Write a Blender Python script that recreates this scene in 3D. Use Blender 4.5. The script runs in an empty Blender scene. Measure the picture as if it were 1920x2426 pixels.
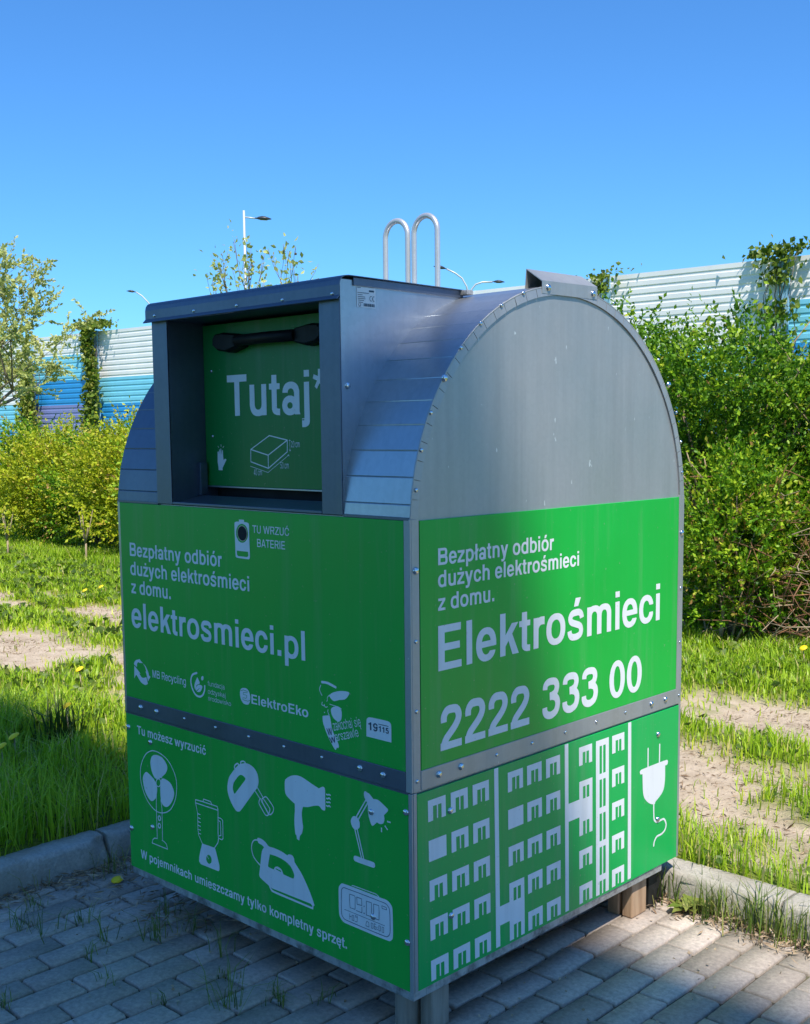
import bpy, bmesh, math, random
import numpy as np
from mathutils import Vector, Matrix
rng = np.random.default_rng(7)
random.seed(7)
S = bpy.context.scene
COL = S.collection
R = math.radians

# ------------------------------------------------------------------ camera
cam = bpy.data.objects.new('camera', bpy.data.cameras.new('camera'))
COL.objects.link(cam)
cam.data.sensor_fit = 'HORIZONTAL'; cam.data.sensor_width = 36.0
cam.data.lens = 36.0 * 2710.58 / 1920.0
cam.data.shift_y = 112.487 / 1920.0
cam.data.clip_start = 0.05; cam.data.clip_end = 2000.0
_r = Vector((0.7221381, 0.6916861, -0.0093232)); _u = Vector((-0.0703561, 0.0868480, 0.9937341)); _f = Vector((-0.6881617, 0.7169573, -0.1113806))
cam.matrix_world = Matrix(((_r.x, _u.x, -_f.x, 1.896), (_r.y, _u.y, -_f.y, -1.9924), (_r.z, _u.z, -_f.z, 1.5637), (0, 0, 0, 1)))
S.camera = cam
CAMP = np.array((1.896, -1.9924))

# ------------------------------------------------------------------ sky and sun
SUN = Vector((0.51, -0.33, 1.0)).normalized()
world = bpy.data.worlds.new('World'); S.world = world; world.use_nodes = True
wn = world.node_tree; bg = wn.nodes['Background']
sky = wn.nodes.new('ShaderNodeTexSky'); sky.sky_type = 'NISHITA'; sky.sun_disc = False
sky.sun_elevation = math.asin(SUN.z); sky.sun_rotation = math.atan2(SUN.x, SUN.y)
sky.altitude = 100; sky.air_density = 1.0; sky.dust_density = 0.4; sky.ozone_density = 2.0
tint = wn.nodes.new('ShaderNodeMix'); tint.data_type = 'RGBA'; tint.blend_type = 'MULTIPLY'; tint.inputs[0].default_value = 1.0   # the deep clean blue of this spring sky
tint.inputs[7].default_value = (.27, .57, .88, 1)
wn.links.new(sky.outputs[0], tint.inputs[6]); wn.links.new(tint.outputs[2], bg.inputs['Color'])
bg.inputs['Strength'].default_value = 0.15
sun = bpy.data.objects.new('sun', bpy.data.lights.new('sun', 'SUN')); COL.objects.link(sun)
sun.data.energy = 4.1; sun.data.angle = R(0.6); sun.data.color = (1.0, 0.94, 0.84)
sun.rotation_euler = SUN.to_track_quat('Z', 'Y').to_euler()
S.view_settings.view_transform = 'Standard'; S.view_settings.look = 'None'
S.view_settings.exposure = 0.62; S.view_settings.gamma = 1.0
S.render.engine = 'CYCLES'; S.cycles.use_denoising = True
S.cycles.max_bounces = 6; S.cycles.transparent_max_bounces = 6

# ------------------------------------------------------------------ helpers
def vnoise(x, y, f, seed=0):
    """smooth value noise, arrays in, 0..1 out"""
    x = np.asarray(x) * f + seed * 17.3; y = np.asarray(y) * f + seed * 9.1
    xi = np.floor(x); yi = np.floor(y); u = x - xi; v = y - yi
    u = u * u * (3 - 2 * u); v = v * v * (3 - 2 * v)
    def h(a, b):
        q = np.sin(a * 127.1 + b * 311.7 + seed * 74.7) * 43758.5453
        return q - np.floor(q)
    return (h(xi, yi) * (1 - u) + h(xi + 1, yi) * u) * (1 - v) + (h(xi, yi + 1) * (1 - u) + h(xi + 1, yi + 1) * u) * v

def fbm(x, y, f, seed=0, o=3):
    s = 0; a = 1; t = 0
    for k in range(o):
        s = s + a * vnoise(x, y, f * 2 ** k, seed + k); t += a; a *= .5
    return s / t

def link(name, me, mats, parent=None, loc=None):
    o = bpy.data.objects.new(name, me); COL.objects.link(o)
    for m in (mats if isinstance(mats, (list, tuple)) else [mats]): me.materials.append(m)
    if parent is not None: o.parent = parent
    if loc is not None: o.location = loc
    return o

def np_mesh(name, V, quads=None, tris=None, attrs=None, smooth=False):
    """mesh from numpy arrays; attrs: {name: per-vertex float array}"""
    me = bpy.data.meshes.new(name)
    q = np.zeros((0, 4), int) if quads is None else np.asarray(quads, int).reshape(-1, 4)
    t = np.zeros((0, 3), int) if tris is None else np.asarray(tris, int).reshape(-1, 3)
    V = np.asarray(V, np.float32).reshape(-1, 3)
    me.vertices.add(len(V)); me.vertices.foreach_set('co', V.ravel())
    nl = q.size + t.size; me.loops.add(nl)
    me.loops.foreach_set('vertex_index', np.concatenate([q.ravel(), t.ravel()]).astype(np.int32))
    me.polygons.add(len(q) + len(t))
    st = np.concatenate([np.arange(len(q)) * 4, q.size + np.arange(len(t)) * 3]).astype(np.int32)
    me.polygons.foreach_set('loop_start', st)
    if smooth: me.polygons.foreach_set('use_smooth', np.ones(len(q) + len(t), bool))
    for k, a in (attrs or {}).items():
        at = me.attributes.new(k, 'FLOAT', 'POINT'); at.data.foreach_set('value', np.asarray(a, np.float32))
    me.update(calc_edges=True); me.validate()
    return me

class MB:
    """collects boxes, prisms, tubes and lathes into one mesh"""
    def __init__(s): s.v = []; s.f = []; s.m = []; s.sm = []
    def add(s, vs, fs, mi=0, smooth=False):
        b = len(s.v); s.v += [tuple(v) for v in vs]
        for f in fs: s.f.append([i + b for i in f]); s.m.append(mi); s.sm.append(smooth)
        return s
    def box(s, a, b, bev=0.0, mi=0):
        (x0, y0, z0), (x1, y1, z1) = a, b
        if bev <= 0:
            vs = [(x, y, z) for z in (z0, z1) for y in (y0, y1) for x in (x0, x1)]
            return s.add(vs, [(0, 2, 3, 1), (4, 5, 7, 6), (0, 1, 5, 4), (2, 6, 7, 3), (0, 4, 6, 2), (1, 3, 7, 5)], mi)
        bm = bmesh.new()
        bmesh.ops.create_cube(bm, size=1.0)
        for v in bm.verts: v.co = Vector(((x0 + x1) / 2 + v.co.x * (x1 - x0), (y0 + y1) / 2 + v.co.y * (y1 - y0), (z0 + z1) / 2 + v.co.z * (z1 - z0)))
        bmesh.ops.bevel(bm, geom=bm.edges[:], offset=bev, segments=2, profile=0.5, affect='EDGES')
        bm.verts.index_update(); s.bm(bm, mi); bm.free(); return s
    def bm(s, bm, mi=0, smooth=False):
        bm.verts.index_update()
        return s.add([v.co[:] for v in bm.verts], [[v.index for v in f.verts] for f in bm.faces], mi, smooth)
    def prism(s, prof, axis, a, b, mi=0, cap=True, closed=True, smooth=False):
        """extrude a 2-D profile along axis from a to b; profile coords are the two other axes in order"""
        def P(p, t): return (t, p[0], p[1]) if axis == 'x' else ((p[0], t, p[1]) if axis == 'y' else (p[0], p[1], t))
        n = len(prof); vs = [P(p, a) for p in prof] + [P(p, b) for p in prof]
        fs = [(i, (i + 1) % n, n + (i + 1) % n, n + i) for i in range(n if closed else n - 1)]
        s.add(vs, fs, mi, smooth)
        if cap and closed: s.add(vs, [list(range(n))[::-1], list(range(n, 2 * n))], mi)
        return s
    def tube(s, path, r, n=10, mi=0, caps=True, smooth=True):
        path = [Vector(p) for p in path]; N = len(path)
        rr = r if isinstance(r, (list, tuple)) else [r] * N
        vs = []; up = Vector((0.13, 0.31, 0.94)).normalized(); side = None
        for i, p in enumerate(path):
            d = (path[min(i + 1, N - 1)] - path[max(i - 1, 0)]).normalized()
            if side is None:
                side = d.cross(up) if abs(d.dot(up)) < .95 else d.cross(Vector((1, 0, 0)))
            side = (side - d * side.dot(d)).normalized(); bn = d.cross(side)
            for k in range(n):
                a = 2 * math.pi * k / n; vs.append(p + (side * math.cos(a) + bn * math.sin(a)) * rr[i])
        fs = [(i * n + k, i * n + (k + 1) % n, (i + 1) * n + (k + 1) % n, (i + 1) * n + k) for i in range(N - 1) for k in range(n)]
        b = len(s.v); s.add(vs, fs, mi, smooth)
        if caps: s.add([], [], mi); s.f += [[b + k for k in range(n)][::-1], [b + (N - 1) * n + k for k in range(n)]]; s.m += [mi, mi]; s.sm += [False, False]
        return s
    def dome(s, c, nrm, r, h, n=14, mi=0):
        """rounded bolt head on a surface"""
        c = Vector(c); w = Vector(nrm).normalized(); a = w.orthogonal().normalized(); b = w.cross(a); vs = []; rows = 4
        for j in range(rows):
            t = (math.pi / 2) * j / rows; rr = r * math.cos(t) ** .8; hh = h * math.sin(t)
            for k in range(n):
                q = 2 * math.pi * k / n; vs.append(c + (a * math.cos(q) + b * math.sin(q)) * rr + w * hh)
        vs.append(c + w * h); fs = [(j * n + k, j * n + (k + 1) % n, (j + 1) * n + (k + 1) % n, (j + 1) * n + k) for j in range(rows - 1) for k in range(n)]
        fs += [((rows - 1) * n + k, (rows - 1) * n + (k + 1) % n, rows * n) for k in range(n)]
        return s.add(vs, fs, mi, True)
    def build(s, name, mats, parent=None, loc=None):
        me = bpy.data.meshes.new(name); me.from_pydata(s.v, [], s.f); 
        me.polygons.foreach_set('material_index', s.m); me.polygons.foreach_set('use_smooth', s.sm)
        me.update(); return link(name, me, mats, parent, loc)

def tag(o, label=None, cat=None, group=None, kind=None):
    for k, v in (('label', label), ('category', cat), ('group', group), ('kind', kind)):
        if v: o[k] = v
    return o
def empty(name, loc, label, cat, group=None, rz=0.0):
    o = bpy.data.objects.new(name, None); COL.objects.link(o); o.location = loc; o.rotation_euler.z = rz
    o.empty_display_size = .1
    return tag(o, label, cat, group)
def children_of(o): return [c for c in bpy.data.objects if c.parent is o]
def copy_tree(o, parent=None):
    c = o.copy(); COL.objects.link(c)
    if parent is not None: c.parent = parent
    for ch in children_of(o): copy_tree(ch, c)
    return c

# ------------------------------------------------------------------ materials
def mat(name):
    m = bpy.data.materials.new(name); m.use_nodes = True
    return m, m.node_tree, m.node_tree.nodes['Principled BSDF']
def ramp(nt, src, stops, interp='LINEAR'):
    r = nt.nodes.new('ShaderNodeValToRGB'); r.color_ramp.interpolation = interp
    e = r.color_ramp.elements
    while len(e) < len(stops): e.new(.5)
    for el, (p, c) in zip(e, stops): el.position = p; el.color = (*c, 1)
    nt.links.new(src, r.inputs[0]); return r
def noise(nt, scale, detail=4, rough=.55, vec=None, stretch=None):
    n = nt.nodes.new('ShaderNodeTexNoise'); n.inputs['Scale'].default_value = scale; n.inputs['Detail'].default_value = detail; n.inputs['Roughness'].default_value = rough
    tc = nt.nodes.new('ShaderNodeTexCoord')
    if stretch:
        mp = nt.nodes.new('ShaderNodeMapping'); mp.inputs['Scale'].default_value = stretch; nt.links.new(tc.outputs['Object'], mp.inputs[0]); nt.links.new(mp.outputs[0], n.inputs['Vector'])
    else: nt.links.new(tc.outputs['Object'], n.inputs['Vector'])
    return n
def bump(nt, src, bsdf, strength, dist=.002):
    b = nt.nodes.new('ShaderNodeBump'); b.inputs['Strength'].default_value = strength; b.inputs['Distance'].default_value = dist
    nt.links.new(src, b.inputs['Height']); nt.links.new(b.outputs[0], bsdf.inputs['Normal'])
def mrange(nt, src, a, b, c, d):
    n = nt.nodes.new('ShaderNodeMapRange'); n.inputs[1].default_value = a; n.inputs[2].default_value = b; n.inputs[3].default_value = c; n.inputs[4].default_value = d
    nt.links.new(src, n.inputs[0]); return n.outputs[0]

def plain(name, col, rough=.5, metal=0.0, var=.12, scale=8, bmp=0.0, spec=.5, stretch=None):
    m, nt, b = mat(name)
    n = noise(nt, scale, stretch=stretch)
    r = ramp(nt, n.outputs['Fac'], [(.25, tuple(c * (1 - var) for c in col)), (.75, tuple(min(1, c * (1 + var)) for c in col))])
    nt.links.new(r.outputs[0], b.inputs['Base Color'])
    nt.links.new(mrange(nt, n.outputs['Fac'], .3, .7, rough * .88, min(1, rough * 1.12)), b.inputs['Roughness'])
    b.inputs['Metallic'].default_value = metal; b.inputs['Specular IOR Level'].default_value = spec
    if bmp: bump(nt, noise(nt, scale * 9).outputs['Fac'], b, bmp)
    return m

def galv(name, lo, hi, rough=.34, scale=26, metal=.85, grime=False, specks=False):
    """galvanised sheet: spangle patches, fine vertical roll lines, a little grime"""
    m, nt, b = mat(name)
    v = nt.nodes.new('ShaderNodeTexVoronoi'); v.inputs['Scale'].default_value = scale
    tc = nt.nodes.new('ShaderNodeTexCoord'); nt.links.new(tc.outputs['Object'], v.inputs['Vector'])
    n = noise(nt, 3.0, 5); n2 = noise(nt, 60, 3, stretch=(1, 1, .05))
    mx = nt.nodes.new('ShaderNodeMix'); mx.data_type = 'FLOAT'; mx.inputs[0].default_value = .8
    sep = nt.nodes.new('ShaderNodeSeparateColor'); nt.links.new(v.outputs['Color'], sep.inputs[0])
    nt.links.new(sep.outputs[0], mx.inputs[2]); nt.links.new(n.outputs['Fac'], mx.inputs[3])
    mx2 = nt.nodes.new('ShaderNodeMix'); mx2.data_type = 'FLOAT'; mx2.inputs[0].default_value = .35
    nt.links.new(mx.outputs[0], mx2.inputs[2]); nt.links.new(n2.outputs['Fac'], mx2.inputs[3])
    r = ramp(nt, mx2.outputs[0], [(.2, lo), (.8, hi)])
    out = r.outputs[0]
    if grime:
        g = noise(nt, 14, 6, .7); gr = ramp(nt, g.outputs['Fac'], [(.45, (0, 0, 0)), (.62, (1, 1, 1))])
        mc = nt.nodes.new('ShaderNodeMix'); mc.data_type = 'RGBA'; nt.links.new(gr.outputs[0], mc.inputs[0]); nt.links.new(out, mc.inputs[6]); mc.inputs[7].default_value = (.2, .19, .18, 1); out = mc.outputs[2]
    if specks:
        st = noise(nt, 22, 5, .6, stretch=(1, 1, .05)); sr = ramp(nt, st.outputs['Fac'], [(.45, (0, 0, 0)), (.75, (.30, .30, .30))])
        mc = nt.nodes.new('ShaderNodeMix'); mc.data_type = 'RGBA'; nt.links.new(sr.outputs[0], mc.inputs[0]); nt.links.new(out, mc.inputs[6]); mc.inputs[7].default_value = (.24, .25, .25, 1)
        sp = noise(nt, 40, 3, .55, stretch=(1, 1, .45)); spr = ramp(nt, sp.outputs['Fac'], [(.71, (0, 0, 0)), (.735, (.8, .8, .8))])
        mc2 = nt.nodes.new('ShaderNodeMix'); mc2.data_type = 'RGBA'; nt.links.new(spr.outputs[0], mc2.inputs[0]); nt.links.new(mc.outputs[2], mc2.inputs[6]); mc2.inputs[7].default_value = (.75, .77, .76, 1); out = mc2.outputs[2]
    nt.links.new(out, b.inputs['Base Color']); b.inputs['Metallic'].default_value = metal
    nt.links.new(mrange(nt, n.outputs['Fac'], .3, .7, rough - .06, rough + .1), b.inputs['Roughness'])
    bump(nt, n.outputs['Fac'], b, .22, .008)
    return m

M = {}
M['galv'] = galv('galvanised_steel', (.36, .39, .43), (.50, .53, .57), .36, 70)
M['galv_shaded'] = galv('galvanised_steel_shaded', (.115, .145, .20), (.16, .19, .25), .42, 70, .8)  # darker, bluer copy of the steel; shade of the front put into its colour
M['galv_plate'] = galv('galvanised_plate', (.37, .38, .385), (.45, .46, .46), .5, 90, .6, specks=True)
M['galv_rail'] = galv('weathered_zinc', (.38, .38, .38), (.62, .62, .6), .5, 18, .5, True)
M['bolt'] = plain('zinc_bolt', (.62, .64, .67), .18, 1.0, .05)
M['hook'] = galv('zinc_dipped_bar', (.50, .51, .52), (.66, .67, .67), .40, 60, .55)
M['black'] = plain('black_plastic', (.006, .006, .007), .55, 0, .2, 40, .1, .25)
M['dark'] = plain('dark_interior', (.01, .011, .013), .8)
M['rubber'] = plain('black_rubber', (.012, .013, .013), .6, 0, .3, 30, .3)

def sign_mat(name, col):
    m, nt, b = mat(name)
    n = noise(nt, 2.2, 4); n2 = noise(nt, 30, 2, stretch=(1, 1, .04))
    mx = nt.nodes.new('ShaderNodeMix'); mx.data_type = 'FLOAT'; mx.inputs[0].default_value = .3
    nt.links.new(n.outputs['Fac'], mx.inputs[2]); nt.links.new(n2.outputs['Fac'], mx.inputs[3])
    r = ramp(nt, mx.outputs[0], [(.3, tuple(c * .93 for c in col)), (.7, tuple(min(1, c * 1.05) for c in col))])
    # rain streaks and dust film
    st = noise(nt, 16, 5, .65, stretch=(1, 1, .06)); sr = ramp(nt, st.outputs['Fac'], [(.52, (0, 0, 0)), (.80, (.22, .22, .22))])
    mc = nt.nodes.new('ShaderNodeMix'); mc.data_type = 'RGBA'; nt.links.new(sr.outputs[0], mc.inputs[0]); nt.links.new(r.outputs[0], mc.inputs[6]); mc.inputs[7].default_value = (.30, .31, .27, 1)
    sp = noise(nt, 95, 2, .5); spr = ramp(nt, sp.outputs['Fac'], [(.70, (0, 0, 0)), (.76, (.35, .35, .35))])
    mc2 = nt.nodes.new('ShaderNodeMix'); mc2.data_type = 'RGBA'; nt.links.new(spr.outputs[0], mc2.inputs[0]); nt.links.new(mc.outputs[2], mc2.inputs[6]); mc2.inputs[7].default_value = (.34, .33, .28, 1)
    nt.links.new(mc2.outputs[2], b.inputs['Base Color']); nt.links.new(mrange(nt, n.outputs['Fac'], .3, .7, .34, .5), b.inputs['Roughness'])
    b.inputs['Specular IOR Level'].default_value = .45
    bump(nt, n.outputs['Fac'], b, .05, .004)
    return m
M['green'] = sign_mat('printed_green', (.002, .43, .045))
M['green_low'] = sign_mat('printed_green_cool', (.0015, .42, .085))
M['green_shaded'] = sign_mat('printed_green_shaded', (.0015, .20, .035))  # darker copy of the panel green, hood shade put into its colour
M['print_white'] = sign_mat('printed_white', (.80, .81, .82))
M['print_dark'] = sign_mat('printed_navy', (.01, .05, .09))

def leaf_mat(name, stops, trans=.35, rough=.45):
    m, nt, b = mat(name)
    at = nt.nodes.new('ShaderNodeAttribute'); at.attribute_name = 'tint'
    r = ramp(nt, at.outputs['Fac'], stops)
    nt.links.new(r.outputs[0], b.inputs['Base Color']); b.inputs['Roughness'].default_value = rough; b.inputs['Specular IOR Level'].default_value = .35
    tr = nt.nodes.new('ShaderNodeBsdfTranslucent'); nt.links.new(r.outputs[0], tr.inputs['Color'])
    mx = nt.nodes.new('ShaderNodeMixShader'); mx.inputs[0].default_value = trans
    out = nt.nodes['Material Output']
    nt.links.new(b.outputs[0], mx.inputs[1]); nt.links.new(tr.outputs[0], mx.inputs[2]); nt.links.new(mx.outputs[0], out.inputs['Surface'])
    return m
M['hedge'] = leaf_mat('hedge_leaves', [(0, (.04, .12, .006)), (.35, (.13, .31, .012)), (.7, (.36, .54, .022)), (.93, (.55, .58, .045)), (1, (.42, .24, .08))])
M['hedge_warm'] = leaf_mat('hedge_leaves_yellow', [(0, (.18, .27, .010)), (.4, (.40, .48, .018)), (.75, (.58, .62, .03)), (1, (.60, .46, .07))])
M['pale_leaf'] = leaf_mat('pale_spring_leaves', [(0, (.30, .36, .08)), (.5, (.52, .56, .17)), (1, (.66, .64, .28))])
M['vine'] = leaf_mat('vine_leaves', [(0, (.05, .11, .01)), (.5, (.16, .24, .02)), (1, (.34, .33, .06))])
M['grass'] = leaf_mat('grass_blades', [(0, (.16, .32, .015)), (.5, (.42, .62, .03)), (.85, (.60, .70, .05)), (1, (.66, .58, .2))], .45, .4)
M['weed'] = leaf_mat('weed_leaves', [(0, (.05, .10, .015)), (.5, (.14, .22, .03)), (.85, (.28, .31, .07)), (1, (.45, .36, .18))], .3)
M['litter'] = leaf_mat('dry_litter', [(0, (.20, .13, .08)), (.5, (.38, .27, .17)), (1, (.55, .43, .30))], .1, .8)
M['dandelion'] = plain('dandelion_yellow', (.85, .62, .01), .6)
M['bark'] = plain('grey_brown_bark', (.20, .15, .10), .85, 0, .35, 30, .6, stretch=(1, 1, .2))
M['twig'] = plain('pale_twig', (.36, .27, .17), .8, 0, .3, 25, .4)

# ================================================================== GROUND
KX, KY = -1.69, 1.262            # front faces of the two kerbs
BX, BY = KX - .118, KY + .118    # their backs
LAWN = .088
def sandness(x, y):
    """0 grass .. 1 bare sand of the two wheel tracks"""
    j = fbm(x, y, 1.1, 3) - .5; j2 = fbm(x, y, 4.5, 11) - .5
    d1 = np.abs(y + j * .5 + j2 * .22 - (2.24 + .10 * (x + .4))) / .62
    d2 = np.abs(y + j * .5 + j2 * .22 - (3.42 + .085 * (x + 1.0))) / .42
    d = np.minimum(d1, d2)
    s = np.clip((1.15 - d) / .55, 0, 1)
    worn = np.clip((fbm(x, y, 1.6, 77) - .58) * 5, 0, 1) * (np.asarray(y) > 1.5) * (np.asarray(y) < 4.2)     # bare patches beside the tracks
    back = np.clip((fbm(x, y, 2.6, 61) - .60) * 6, 0, .8)                  # islands of grass inside them
    return np.clip(np.maximum(s, worn * .8) - back * (s > .05), 0, 1)

def soil_mat():
    m, nt, b = mat('lawn_soil')
    at = nt.nodes.new('ShaderNodeAttribute'); at.attribute_name = 'sand'
    n = noise(nt, 9, 6, .65); n2 = noise(nt, 60, 4, .7)
    s1 = ramp(nt, n.outputs['Fac'], [(.3, (.40, .31, .22)), (.55, (.56, .45, .33)), (.75, (.64, .52, .40))])
    s2 = ramp(nt, n2.outputs['Fac'], [(.3, (.10, .13, .02)), (.6, (.20, .24, .04)), (.8, (.30, .25, .12))])
    mx = nt.nodes.new('ShaderNodeMix'); mx.data_type = 'RGBA'
    nt.links.new(at.outputs['Fac'], mx.inputs[0]); nt.links.new(s2.outputs[0], mx.inputs[6]); nt.links.new(s1.outputs[0], mx.inputs[7])
    nt.links.new(mx.outputs[2], b.inputs['Base Color']); b.inputs['Roughness'].default_value = .95; b.inputs['Specular IOR Level'].default_value = .1
    bump(nt, n2.outputs['Fac'], b, .8, .02)
    return m
M['soil'] = soil_mat()
M['far_grass'] = plain('distant_grass', (.13, .20, .025), .95, 0, .4, .6)
g = MB(); g.add([(-900, -900, -.03), (900, -900, -.03), (900, 900, -.03), (-900, 900, -.03)], [(0, 1, 2, 3)])
tag(g.build('ground', M['far_grass']), kind='structure')

def lawn_h(x, y):
    s = sandness(x, y)
    edge = np.clip(np.minimum(np.abs(x - BX) + (y > BY) * 9, np.abs(y - BY) + (x < BX) * 9) / .3, 0, 1)
    return LAWN + (.035 * (fbm(x, y, 1.7, 21) - .5) + .014 * (fbm(x, y, 9, 5) - .5) - .03 * s) * edge
def sheet(name, x0, x1, y0, y1, step, m):
    nx = max(2, int((x1 - x0) / step) + 1); ny = max(2, int((y1 - y0) / step) + 1)
    X, Y = np.meshgrid(np.linspace(x0, x1, nx), np.linspace(y0, y1, ny)); X = X.ravel(); Y = Y.ravel()
    i = np.arange(nx * ny).reshape(ny, nx); q = np.stack([i[:-1, :-1], i[:-1, 1:], i[1:, 1:], i[1:, :-1]], -1).reshape(-1, 4)
    me = np_mesh(name, np.c_[X, Y, lawn_h(X, Y)], q, attrs={'sand': sandness(X, Y)}, smooth=True)
    return me
X_, Y_ = [], []
me1 = sheet('lawn', -18, 5, BY - .01, 7.0, .05, None); tag(link('lawn', me1, M['soil']), kind='structure')
me2 = sheet('lawn', -18, BX + .01, -5, BY - .01, .06, None); tag(link('lawn', me2, M['soil']), kind='structure')
g = MB(); g.add([(-60, 7.0, .075), (40, 7.0, .075), (40, 40, .075), (-60, 40, .075)], [(0, 1, 2, 3)])
tag(g.build('verge', M['far_grass']), kind='structure')

# ------------------------------------------------------------------ paving: every block its own solid, in one pavement
def paver_mat():
    m, nt, b = mat('concrete_pavers')
    at = nt.nodes.new('ShaderNodeAttribute'); at.attribute_name = 'tint'
    n = noise(nt, 70, 6, .7); n2 = noise(nt, 5, 5, .6); n3 = noise(nt, 300, 2)
    r = ramp(nt, at.outputs['Fac'], [(0, (.32, .275, .235)), (.5, (.395, .34, .295)), (1, (.475, .41, .36))])
    f = nt.nodes.new('ShaderNodeMix'); f.data_type = 'RGBA'; f.blend_type = 'OVERLAY'; f.inputs[0].default_value = .75
    w = ramp(nt, n.outputs['Fac'], [(.25, (.28, .28, .28)), (.5, (.5, .5, .5)), (.78, (.78, .76, .72))])
    nt.links.new(r.outputs[0], f.inputs[6]); nt.links.new(w.outputs[0], f.inputs[7])
    f2 = nt.nodes.new('ShaderNodeMix'); f2.data_type = 'RGBA'; f2.blend_type = 'OVERLAY'; f2.inputs[0].default_value = .6
    w2 = ramp(nt, n2.outputs['Fac'], [(.3, (.36, .35, .34)), (.7, (.62, .6, .58))])
    nt.links.new(f.outputs[2], f2.inputs[6]); nt.links.new(w2.outputs[0], f2.inputs[7])
    nt.links.new(f2.outputs[2], b.inputs['Base Color']); b.inputs['Roughness'].default_value = .88; b.inputs['Specular IOR Level'].default_value = .25
    ad = nt.nodes.new('ShaderNodeMath'); ad.operation = 'ADD'; nt.links.new(n.outputs['Fac'], ad.inputs[0]); nt.links.new(n3.outputs['Fac'], ad.inputs[1])
    bump(nt, ad.outputs[0], b, .3, .002)
    return m
M['paver'] = paver_mat()
def pavement():
    PX, PY, J = .1033, .2095, .0042
    V = []; Q = []; T = []; nv = 0
    for k in range(-19, 60):
        x0 = .2455 + PX * k; x1 = x0 + PX
        if x1 < KX + .01 or x0 > 5.5: continue
        off = .86 if k % 2 == 0 else .9645
        for j in range(-28, 4):
            y0 = off + PY * j; y1 = y0 + PY
            if y0 > KY or y1 < -4.5: continue
            a0, a1, b0, b1 = max(x0, KX) + J, x1 - J, y0 + J, min(y1, KY - .006) - J
            if a1 - a0 < .02 or b1 - b0 < .02: continue
            t = rng.random(); hz = rng.normal(0, .0012); tx, ty = rng.normal(0, .009, 2)
            ch = .002 + rng.random() * .0015
            cx, cy = (a0 + a1) / 2, (b0 + b1) / 2; jit = rng.normal(0, .0012, 8)
            ring = []
            # rounded-off corners: 8 points a ring
            c = .002 + rng.random() * .005
            for inset, z in ((0, -.05), (0, -.006), (ch, 0.0)):
                A0, A1, B0, B1 = a0 + inset, a1 - inset, b0 + inset, b1 - inset
                pts = [(A0 + c, B0), (A1 - c, B0), (A1, B0 + c), (A1, B1 - c), (A1 - c, B1), (A0 + c, B1), (A0, B1 - c), (A0, B0 + c)]
                for q, (x, y) in enumerate(pts):
                    V.append((x + jit[q], y + jit[(q + 3) % 8], z + hz + (x - cx) * tx + (y - cy) * ty))
            for r_ in range(2):
                for q in range(8): Q.append((nv + r_ * 8 + q, nv + r_ * 8 + (q + 1) % 8, nv + r_ * 8 + 8 + (q + 1) % 8, nv + r_ * 8 + 8 + q))
            t8 = nv + 16
            Q += [(t8, t8 + 1, t8 + 2, t8 + 7), (t8 + 7, t8 + 2, t8 + 3, t8 + 6), (t8 + 6, t8 + 3, t8 + 4, t8 + 5)]
            T += [t] * 24; nv += 24
    return np_mesh('pavement', V, Q, attrs={'tint': T})
tag(link('pavement', pavement(), M['paver']), kind='structure')
def joint_mat():
    m, nt, b = mat('joint_sand'); n = noise(nt, 7, 5); n2 = noise(nt, 120, 3)
    r = ramp(nt, n.outputs['Fac'], [(.35, (.05, .042, .032)), (.55, (.12, .10, .07)), (.7, (.10, .11, .04))])
    nt.links.new(r.outputs[0], b.inputs['Base Color']); b.inputs['Roughness'].default_value = 1; bump(nt, n2.outputs['Fac'], b, .8, .006); return m
M['joint'] = joint_mat()
M['bounce_yard'] = plain('bounce_yard_concrete', (.40, .38, .34), .9, 0, .25, 1.5, .2)  # pale ground added out of view to bounce light onto the side face
g = MB(); g.add([(6, -5, -.008), (40, -5, -.008), (40, KY + .1, -.008), (6, KY + .1, -.008)], [(0, 1, 2, 3)])
tag(g.build('bounce_yard', M['bounce_yard']), kind='structure')
g = MB(); g.add([(KX, -5, -.012), (6, -5, -.012), (6, KY, -.012), (KX, KY, -.012)], [(0, 1, 2, 3)])
tag(g.build('paving_bed', M['joint']), kind='structure')

# ------------------------------------------------------------------ kerb stones
def conc(name, lo, hi, stain):
    m, nt, b = mat(name); n = noise(nt, 4.5, 7, .68); n2 = noise(nt, 90, 5, .7); n3 = noise(nt, 2.0, 4)
    r = ramp(nt, n.outputs['Fac'], [(.28, lo), (.68, hi)])
    r2 = ramp(nt, n2.outputs['Fac'], [(.25, (.3, .3, .3)), (.7, (.68, .67, .65))])
    mx = nt.nodes.new('ShaderNodeMix'); mx.data_type = 'RGBA'; mx.blend_type = 'OVERLAY'; mx.inputs[0].default_value = .7
    nt.links.new(r.outputs[0], mx.inputs[6]); nt.links.new(r2.outputs[0], mx.inputs[7])
    st = ramp(nt, n3.outputs['Fac'], [(.5, (0, 0, 0)), (.62, (.75, .75, .75))])
    m2 = nt.nodes.new('ShaderNodeMix'); m2.data_type = 'RGBA'; nt.links.new(st.outputs[0], m2.inputs[0]); nt.links.new(mx.outputs[2], m2.inputs[6]); m2.inputs[7].default_value = (*stain, 1)
    nt.links.new(m2.outputs[2], b.inputs['Base Color']); b.inputs['Roughness'].default_value = .92; b.inputs['Specular IOR Level'].default_value = .2
    bump(nt, n2.outputs['Fac'], b, .6, .006); return m
M['kerb'] = conc('kerb_concrete', (.34, .31, .27), (.46, .43, .38), (.30, .26, .21))
M['kerb_worn'] = conc('worn_kerb_concrete', (.32, .315, .30), (.50, .49, .47), (.34, .29, .24))
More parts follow.
